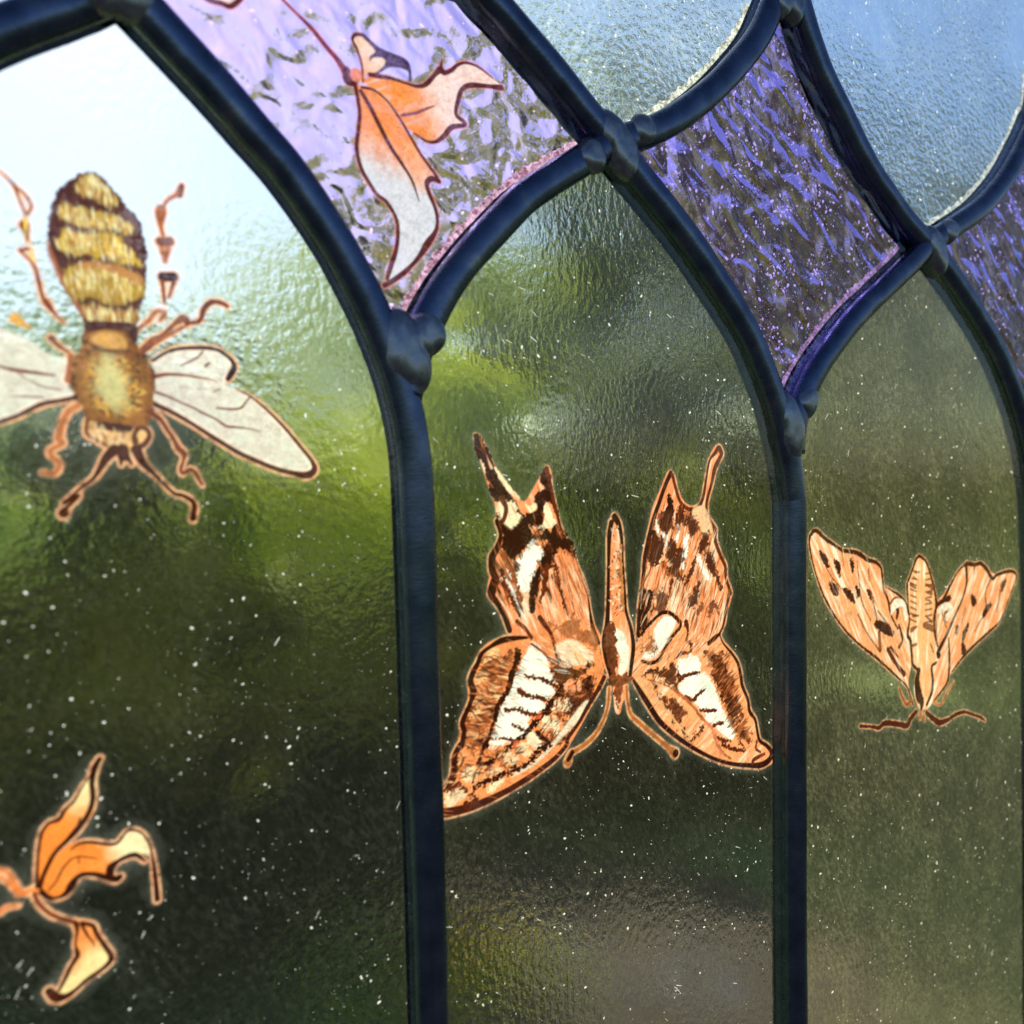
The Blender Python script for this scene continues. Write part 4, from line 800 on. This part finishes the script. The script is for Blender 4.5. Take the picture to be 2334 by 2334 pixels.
c.fill(w, 'B1 1150,600 1190,560 1230,600 1240,760 1260,860 1300,1000 1330,1090 1290,1100 1230,960 1190,960 1170,1100 1140,1200 1060,1220 980,1170 960,1080 1010,1050 1080,1000 1050,920 1100,830 1170,780 1120,700', DK2, late=True, rag=.35)
c.fill(w, 'B1 950,960 1000,980 1060,950 1080,990 1040,1040 1000,1050', (0.98, .78, .5), late=True); c.fill(w, 'B1 1170,980 1210,970 1270,1100 1290,1180 1240,1240 1150,1230 1020,1250 1030,1210 1140,1190', (0.96, .76, .52), late=True, rag=.4)
c.fill(w, 'B1 1020,1230 1180,1250 1270,1200 1340,1230 1430,1330 1490,1450 1520,1560 1420,1460 1350,1480 1270,1560 1230,1680 1160,1750 1040,1930 1000,1930 1050,1760 1100,1660 1090,1540 1150,1400 1210,1380 1180,1340', DK2, late=True, rag=.8, soft=.5)
c.hatch(w, 'B1 900,1300 1250,1250 1250,1500 900,1600', -1.15, 60, 2.4, .30, [DK2, DK2, BR], seed=3)
for s_ in ('B1 640,1150,50 680,1300,44 640,1450,66 590,1540,80 590,1680,80 630,1800,70 600,1932,60 B3 630,80,80 590,200,90 580,270,70 650,370,60 710,470,60 750,570,60 780,660,56', 'B3 1020,60,120 1060,200,100 1030,330,80 1030,440,60', 'B3 1120,0,60 1170,150,40 1220,270,40 1240,350,20', 'B3 1260,60,50 1320,190,30 1370,310,24 1420,480,30',
           'B3 1545,-10,20 1600,120,20 1640,260,18 1660,420,24 1690,600,40 1760,800,40', 'B3 740,60,24 790,200,30 850,330,30 890,430,40 890,500,30', 'B3 700,150,30 760,230,30 820,260,24 900,330,24', 'B3 640,190,24 680,260,16'): c.line(w, s_, DK2 if ',80' in s_ or ',120' in s_ else BR, rim=.4)
c.line(w, 'B0 168,88,18 205,160,20 235,270,14 262,380,10', DK2, rim=.3); c.line(w, 'B0 500,240,22 520,330,18 545,440,14 575,540,12 620,620,8 655,720,5 690,830,5', BR, rim=.3)
c.hatch(w, 'B1 640,1480 900,1500 860,1932 640,1932', -1.0, 46, 3.4, .5, [DK2, BR, BR, (0.45, .13, .04)], seed=4); c.hatch(w, 'B3 680,0 880,0 940,420 780,420', -1.05, 36, 3.4, .5, [DK2, BR, (0.5, .16, .05), WHT], seed=5)
c.hatch(w, 'B1 1270,1560 1460,1500 1640,1932 1300,1932', -1.2, 60, 4.2, .2, [(0.6, .18, .06), (0.4, .1, .03)], seed=6); c.hatch(w, 'B3 1100,100 1580,60 1680,440 1450,560 1200,560 1080,420', -1.2, 90, 4.2, .2, [(0.6, .18, .06), BR, CR], a=.6, seed=7)
c.fill(w, 'B3 1180,560 1300,600 1420,520 1500,500 1600,640 1700,640 1760,760 1740,900 1640,820 1400,720 1260,640', (0.36, .11, .035), late=True, mott=.6, rag=.9, a=.85, soft=.6)
c.line(w, 'B3 1110,520,50 1160,590,50 1230,690,40 1270,800,40 1300,900,50 1320,990,60', BR, rim=0); c.line(w, 'B3 860,560,40 950,640,40 1020,740,40', BR, rim=0)
c.fill(w, 'B0 285,490 330,540 375,490 425,505 440,545 520,522 570,540 612,612 630,650 570,610 530,650 490,700 458,770 440,850 442,900 418,885 428,790 462,690 495,640 540,605 485,575 440,565 405,605 375,640 340,660 300,625 285,560', DK2, late=True, rag=.55, soft=.4)
c.fill(w, 'B0 425,590 470,600 478,630 455,680 430,740 405,800 375,805 352,750 385,690 405,640', WHT, late=True, rag=.7, soft=.5)
c.line(w, 'B0 300,640,18 330,700,20 360,780,18 385,850,12', (0.30, .07, .02), rim=0, rough=.8); c.line(w, 'B0 290,720,16 320,800,18 350,880,14', BR, rim=0, rough=.8); c.line(w, 'B0 500,700,26 490,780,24 470,860,14', BR, rim=0, rough=.7); c.line(w, 'B0 540,690,20 560,780,12 585,880,8', BR, rim=0, rough=.6)
# left forewing
w = 'forewing#l'
c.fill(w, 'B3 930,960 1050,830 1200,960 1230,1100 1350,1240 1330,1270 1230,1220 1290,1320 1230,1410 1160,1440 1170,1530 1090,1580 990,1640 990,1780 900,1860 700,1932 540,1932 600,1740 680,1500 780,1320 860,1100', WHT, late=True, rag=.5, soft=.5)
c.fill(w, 'B3 1290,830 1420,770 1560,800 1680,900 1700,1000 1560,1050 1400,1040 1330,960', CR, late=True, rag=.3, soft=.5); c.fill(w, 'B3 1400,840 1460,900 1560,1010 1640,1010 1560,920', (0.85, .48, .2), late=True, soft=.6, a=.8)
c.fill(w, 'B3 1220,1010 1330,980 1420,1060 1560,1060 1700,1030 1640,1120 1540,1180 1440,1250 1400,1340 1290,1240', (0.10, .026, .006), late=True, rag=.9, mott=.8, soft=.6)
c.fill(w, 'B3 480,980 620,960 700,1010 830,900 900,930 880,1050 800,1180 760,1320 680,1460 640,1620 580,1760 520,1932 330,1932 250,1932 280,1700 350,1480 380,1250 460,1100', (0.42, .11, .03), late=True, rag=1.1, mott=1.2, soft=.7, a=.9)
for s_ in ('B3 540,900,80 640,890,70', 'B3 520,990,60 600,960,50', 'B3 440,1180,90 520,1140,70', 'B3 430,1430,60 480,1410,50', 'B3 380,1580,90 440,1540,70', 'B3 330,1800,60 400,1830,50', 'B3 640,1400,40 700,1380,30'): c.line(w, s_, (0.95, .50, .24), rim=0, rough=1.0)
c.hatch(w, 'B3 480,980 640,940 860,930 860,1100 760,1330 640,1640 560,1932 260,1932 280,1700 380,1300', -0.35, 200, 2.2, .34, [DK2, BR, DK2, BR, (0.45, .11, .03), (0.95, .50, .25)], seed=8, jit=.3)
c.line(w, 'B3 870,900,80 850,1020,60 800,1160,60 760,1320,60 660,1480,50 630,1600,50 570,1780,44 530,1932,40 B5 630,900,40 560,1080,40 540,1160,50', DK2, rim=0, rough=.5)
c.line(w, 'B3 980,740,24 860,745,44 700,770,60 570,840,40 470,920,44 430,1020,50 380,1120,60 350,1220,60 380,1330,70 360,1430,50 310,1550,50 260,1680,60 280,1780,50 250,1932,60 B5 330,960,60 270,1080,60 270,1200,70 250,1320,80 190,1400,60 120,1480,50', DK2)
c.line(w, 'B3 1020,810,20 1120,880,24 1230,980,30', BR, rim=0)
for s_ in ('B3 950,1160,30 1060,1180,36 1200,1230,40 1300,1280,40', 'B3 890,1320,56 960,1370,50 1080,1400,44 1200,1430,34', 'B3 740,1540,44 850,1530,40 980,1570,50 1100,1600,40', 'B3 810,1700,14 890,1740,30 1000,1790,40', 'B3 540,1860,10 700,1850,20 850,1880,30'): c.line(w, s_, BR, rim=0, rough=.6)
c.line(w, 'B3 1360,1300,90 1270,1420,90 1200,1540,100 1080,1650,70 1000,1760,60 900,1860,60 B5 900,950,60 800,1060,60 690,1130,50 560,1190,60', DK2, rim=0, rough=.9)
c.fill(w, 'B3 1440,1240 1660,1160 1700,1200 1690,1330 1640,1470 1500,1680 1380,1850 1290,1932 1240,1932 1340,1750 1480,1560 1380,1600 1240,1560 1340,1380', (0.12, .028, .009), late=True, rag=1.0, mott=.9, soft=.7)
for s_, cc in (('B3 1420,1280,90 1540,1270,80', (0.92, .36, .18)), ('B3 1300,1500,100 1380,1480,110 1420,1500,80', (0.95, .66, .42)), ('B3 1180,1680,130 1270,1690,120 1300,1760,90', (0.96, .70, .46)), ('B5 1120,880,110 1180,930,120', (0.96, .74, .52)), ('B5 1000,990,110 1080,1040,80', (0.95, .60, .36)), ('B5 860,1100,110 920,1130,90', (0.95, .62, .38)), ('B5 680,1250,100 760,1240,60', (0.93, .55, .33)), ('B5 430,1280,150 500,1260,80', (0.95, .62, .38)), ('B5 240,1540,160 350,1500,110', (0.96, .70, .46)), ('B5 680,1420,90 800,1340,50', (0.95, .66, .42))): c.line(w, s_, cc, rim=0, rough=1.0)
for s_ in ('B3 1270,1480,24 1300,1540,16', 'B5 930,960,50 960,930,30', 'B5 1180,650,40 1220,640,30', 'B5 620,1240,30 650,1200,20', 'B3 1440,1280,30 1500,1240,20'): c.line(w, s_, (0.80, .12, .05), rim=0, a=.8, rough=.6)
c.line(w, 'B3 1080,1780,40 1150,1850,50 1210,1880,30', DK2, rim=0); c.line(w, 'B3 1650,1180,50 1640,1280,60', DK2, rim=0, rough=.5)
c.hatch(w, 'B3 1440,1240 1680,1180 1640,1470 1400,1800 1200,1932 1000,1932 1200,1600', 0.9, 120, 1.5, .34, [DK2, DK2, BR, (0.6, .16, .05)], jit=.6, seed=9)
c.hatch(w, 'B5 200,1100 700,1000 1000,1000 900,1250 500,1400 180,1550', 0.5, 150, 1.6, .34, [DK2, BR, BR, (0.95, .50, .25), (0.5, .13, .04)], jit=.7, seed=10)
c.fill(w, 'B5 1750,500 1640,680 1450,880 1280,1060 1100,1210 900,1310 950,1250 1130,1150 1330,950 1520,700 1700,480', (0.86, .72, .55), late=True, soft=.4)
c.line(w, 'B3 1820,1180,50 1750,1320,50 1640,1500,46 1540,1680,40 1420,1850,44 B5 1500,960,46 1380,1100,50 1200,1240,56 1050,1340,60 850,1460,60 650,1560,70 450,1640,80 250,1690,90 120,1710,90', (0.06, .01, .005), rim=.5)
c.line(w, 'B5 500,1400,60 620,1360,50 760,1300,50 900,1240,50 1050,1180,60 1180,1050,60 1300,950,60', DK2, rim=0, rough=1.2); c.line(w, 'B5 190,1440,50 300,1390,50 400,1450,40 500,1560,60 420,1620,90', BR, rim=0, rough=1.0)
# right hindwing
w = 'hindwing#r'
c.line(w, 'B2 620,620,50 560,760,46 500,930,46 440,1100,50 400,1250,50 370,1400,60 340,1560,60 320,1750,44 300,1932,44 B0 930,900,20 922,1010,14', DK2); c.line(w, 'B2 640,640,40 680,800,36 730,940,36 830,1020,40 930,990,40 980,880,36 1010,700,30 1050,480,26 1110,400,40 1150,340,50 1180,400,50', BR)
c.line(w, 'B2 1180,420,40 1110,560,50 1070,740,36 1020,930,36 1020,1080,40 1080,1190,46 1110,1250,50 1110,1360,44 1170,1530,40 1220,1640,40 1230,1780,36 1280,1932,36 B0 1345,830,14 1330,900,16 1318,970,12 1290,1020,12 1255,1050,14', BR)
sh = [('B2 600,880,30 620,980,60 590,1090,90 550,1200,90', DK2), ('B2 740,1010,50 720,1100,80 700,1180,60', BR), ('B2 850,1080,40 850,1180,80 880,1240,60 830,1300,40', (0.22, .06, .04)), ('B2 440,1290,60 450,1420,70 420,1560,80', DK2), ('B2 520,1330,40 510,1450,60 470,1600,50', BR), ('B2 1010,1290,20 990,1390,70 940,1460,50', BR), ('B2 640,1370,50 640,1480,70 600,1560,30', BR), ('B2 730,1490,60 690,1620,80 650,1720,40', BR), ('B2 1010,1480,40 1060,1640,60 1100,1740,40', BR), ('B2 900,1540,24 850,1700,40 780,1850,30', BR), ('B2 540,1620,50 620,1720,60 720,1720,60 760,1780,30', (0.5, .12, .03)), ('B2 640,1760,30 610,1932,30', BR), ('B2 930,1830,30 900,1932,60', BR), ('B2 1130,1760,30 1170,1880,40', BR)]
for s_, cc in sh: q_ = TR(s_); q_[:, 2] *= 1.35; c.line(w, q_, cc, rim=0, rough=.7)
for s_ in ('B2 560,1300,60 590,1440,40', 'B2 700,1200,40 690,1340,50', 'B2 800,1320,60 770,1500,60 750,1640,40', 'B2 930,1560,60 960,1640,50', 'B2 470,1160,40 480,1260,30', 'B2 990,1700,50 1050,1800,30'): c.line(w, s_, WHT, rim=0, rough=.9)
c.hatch(w, 'B2 480,1000 1000,1050 1200,1700 1250,1932 340,1932 400,1400', 1.22, 170, 3.2, .26, [DK2, BR, BR, (0.5, .15, .05), CR], jit=.1, seed=11)
c.fill(w, 'B2 880,1000 1000,1000 1080,1230 1060,1290 980,1300 930,1180 860,1090', (0.93, .56, .32), late=True, soft=.4, a=.9)
c.fill(w, 'B4 300,0 420,0 380,200 340,400 260,480 270,250', DK2, late=True, rag=.8, soft=.6); c.hatch(w, 'B4 280,0 1270,0 1200,300 1050,450 800,350 500,250 300,420', 1.15, 170, 3.4, .22, [BR, DK2, (0.6, .2, .08), CR], seed=12)
for s_ in ('B4 900,0,70 880,110,50 830,120,10', 'B4 960,160,70 920,240,30', 'B4 1080,130,60 1050,260,50', 'B4 1120,140,40 1150,230,20'): c.line(w, s_, (0.26, .075, .03), rim=0, rough=.8)
for s_ in ('B2 500,1090 600,1060 650,1100 630,1210 540,1270 500,1200', 'B2 680,1060 770,1070 775,1170 720,1210 670,1160', 'B2 810,1110 920,1130 930,1200 890,1310 830,1280 800,1200', 'B2 370,1330 460,1300 540,1340 540,1480 500,1620 420,1620 345,1590', 'B2 600,1380 690,1380 700,1480 640,1560 590,1600 570,1500', 'B2 690,1490 770,1480 760,1620 680,1720 630,1730 650,1620', 'B2 960,1310 1030,1270 1050,1400 1000,1480 930,1500', 'B2 1010,1480 1080,1570 1140,1740 1090,1760 1030,1640', 'B2 560,1640 720,1700 780,1780 720,1800 600,1720', 'B4 470,30 580,0 590,120 520,200 440,230', 'B4 860,0 930,0 900,130 830,140'): c.fill(w, s_, (0.075, .016, .006), late=True, rag=1.0, soft=.5, a=.88)
# right forewing
w = 'forewing#r'
c.fill(w, 'B4 450,380 560,260 680,300 640,420 560,560 480,680 400,740 320,700 420,520', WHT, late=True, rag=.3, soft=.5); c.fill(w, 'B4 350,520 420,480 470,600 400,700 320,640', (0.32, .10, .03), late=True, rag=1., mott=.6, soft=.8)
c.line(w, 'B4 270,490,30 380,360,34 490,250,34 580,220,36 670,270,40 730,360,40 660,460,36 600,540,36 540,650,36 490,740,40 400,780,36 300,755,24', DK2, rim=0, rough=.2); c.line(w, 'B4 790,330,60 810,430,30 800,520,34 850,580,30 830,660,28 740,670,30 670,730,20', BR, rim=0, rough=.4)
c.fill(w, 'B4 680,780 840,680 950,780 960,870 1080,980 1150,1160 1220,1340 1300,1460 1330,1600 1280,1640 1180,1560 1130,1480 1060,1440 1000,1400 980,1320 880,1230 860,1180 760,1120 700,1040 760,950 710,920', WHT, late=True, rag=.5, soft=.5); c.fill(w, 'B4 940,880 1080,980 1150,1200 1060,1150 960,1000', (0.74, .78, .66), late=True, soft=1.2, a=.7, rag=.5)
c.fill(w, 'B4 330,890 440,850 560,830 680,780 700,900 690,1060 600,1020 500,960', (0.10, .024, .007), late=True, rag=1., mott=.9, soft=.6)
for s_ in ('B4 930,880,26 800,910,40 720,960,50', 'B4 1010,1060,24 920,1130,36 860,1190,40 780,1150,40', 'B4 1120,1295,30 1040,1300,40 950,1300,30', 'B4 1200,1440,36 1120,1450,30 1080,1490,30', 'B4 1290,1640,20 1200,1630,34 1130,1600,40'): c.line(w, s_, BR, rim=0, rough=.5)
c.fill(w, 'B4 1000,670 1100,690 1240,660 1180,760 1240,860 1330,960 1300,1080 1370,1200 1420,1340 1340,1370 1270,1340 1190,1200 1130,1080 1070,920 1080,760', (0.13, .03, .009), late=True, rag=.9, mott=.9, soft=.6); c.fill(w, 'B4 1320,1390 1420,1460 1520,1580 1460,1650 1360,1560', (0.42, .13, .04), late=True, rag=1.2, mott=.8, soft=.7)
c.hatch(w, 'B4 1040,650 1230,650 1330,960 1420,1340 1500,1600 1330,1560 1190,1200 1060,900', 0.45, 190, 2.2, .34, [DK2, BR, DK2, (0.5, .13, .04)], jit=.2, seed=13)
c.fill(w, 'B4 430,1010 540,1120 680,1150 700,1240 800,1320 740,1420 800,1560 900,1560 980,1480 900,1640 980,1740 860,1640 720,1520 640,1340 540,1190', (0.16, .04, .012), late=True, rag=1.0, mott=.9, soft=.6)
c.line(w, 'B4 370,960,14 560,1020,20 720,1120,30 850,1240,30 980,1400,30 1080,1510,30 1110,1620,26 1190,1760,24 1280,1830,20', (0.42, .12, .04), rim=0, rough=.3); c.line(w, 'B4 700,1130,16 760,1150,16', (0.85, .16, .06), rim=0); c.line(w, 'B4 1000,1440,40 1090,1530,40 1170,1760,40', (0.85, .24, .12), rim=0, a=.6, rough=.6)
for s_ in ('B4 320,950,16 450,1130,14 640,1380,14 850,1610,14', 'B4 270,960,20 480,1280,10 780,1590,10'): c.line(w, s_, (0.75, .42, .2), rim=0)
c.line(w, 'B4 200,950,30 280,1080,50 380,1240,60 500,1420,56 650,1560,50 800,1670,44 950,1760,40 1120,1840,36 1300,1890,40 1480,1905,46 1620,1900,60 1710,1840,60 1730,1760,50 1680,1690,40 1600,1630,36 1570,1500,34 1550,1400,34 1490,1310,40 1470,1180,34 1410,1030,40 1390,900,40 1360,780,36 1300,680,30 1200,560,20 1160,470,14', DK2)
c.line(w, 'B4 1160,460,30 1100,500,40 1040,560,44', DK2, rim=0); c.line(w, 'B4 1570,1640,24 1560,1720,30 1610,1760,20', BR, rim=0); c.line(w, 'B4 1650,1780,30 1540,1840,40 1520,1880,30', BR, rim=0); c.line(w, 'B4 1200,1680,30 1320,1730,40 1440,1740,24 1380,1650,30', BR, rim=0, rough=.6)
c.hatch(w, 'B4 230,600 700,500 1000,400 1100,600 900,760 500,800 250,900', 0.65, 120, 2.8, .15, [(0.45, .14, .05), (0.6, .22, .09), WHT], jit=.12, a=.7, seed=14)
c.hatch('forewing#l', 'B3 780,760 1200,700 1700,900 1780,1050 1500,1150 1000,1000', -0.5, 110, 2.4, .14, [(0.5, .16, .06), (0.65, .25, .1), WHT], jit=.15, a=.6, seed=15)
c.hatch('forewing#l', 'B3 860,1040 960,1000 900,1300 760,1500 640,1800 560,1900 640,1600', -0.5, 70, 2.0, .10, [DK2, BR], jit=.1, a=.8, seed=16)
for w, pl, an, nn in (('hindwing#l', hl, -1.15, 150), ('hindwing#r', hr, 1.25, 150), ('forewing#l', fl, -0.45, 210), ('forewing#r', fr, 0.55, 210)):
    c.hatch(w, pl, an, nn, 2.6, .13, [DK2, BR, (0.6, .14, .04), (0.9, .28, .10)], a=.6, jit=.18, seed=31)
# body, antennae
c.line('body', 'B0 815,465,30 835,500,24 848,570,16 853,680,12 862,800,12 868,900,14 888,970,16 902,1060,20 893,1150,20 885,1210,18', DK2); c.line('body', 'B0 800,490,24 790,560,22 787,700,16 785,860,20 780,960,24 768,1040,28 778,1120,26 800,1200,24', DK2)
c.line('body', 'B0 842,600,14 846,760,18 852,900,16', (0.55, .2, .06), rim=0, rough=.5); c.fill('body', 'B0 815,980 850,1000 880,1060 875,1150 850,1200 830,1190 840,1120 820,1060', (0.84, .84, .70), late=True, mott=.3, rag=.4)
c.fill('body', 'B0 780,960 815,970 822,1060 830,1130 815,1190 790,1170 772,1080', (0.16, .04, .013), late=True, mott=.8, rag=.8); c.fill('body', 'B0 795,1195 890,1200 875,1240 862,1250 850,1300 835,1340 825,1340 815,1290', (0.24, .065, .02), late=True, mott=.8, rag=.8)
c.hatch('body', 'B0 795,520 840,530 850,880 810,960 795,900', 0.3, 60, .9, .3, [DK2, BR, CR, WHT], jit=1.0, seed=17)
c.line('antenna#l', 'B0 790,1260,14 785,1330,12 770,1390,12 735,1460,14 690,1510,16 640,1545,16 612,1560,22 598,1600,34', (0.42, .13, .03)); c.line('antenna#r', 'B0 870,1250,12 875,1320,12 890,1380,14 930,1420,16 1000,1480,16 1060,1530,18 1095,1560,38', (0.42, .13, .03)); c.blob('antenna#r', 'B0 1098,1560,30', DK2, rim=.3); c.line('antenna#l', 'B0 620,1555,20 600,1590,18', DK2, rim=0)
c.build(WIN)
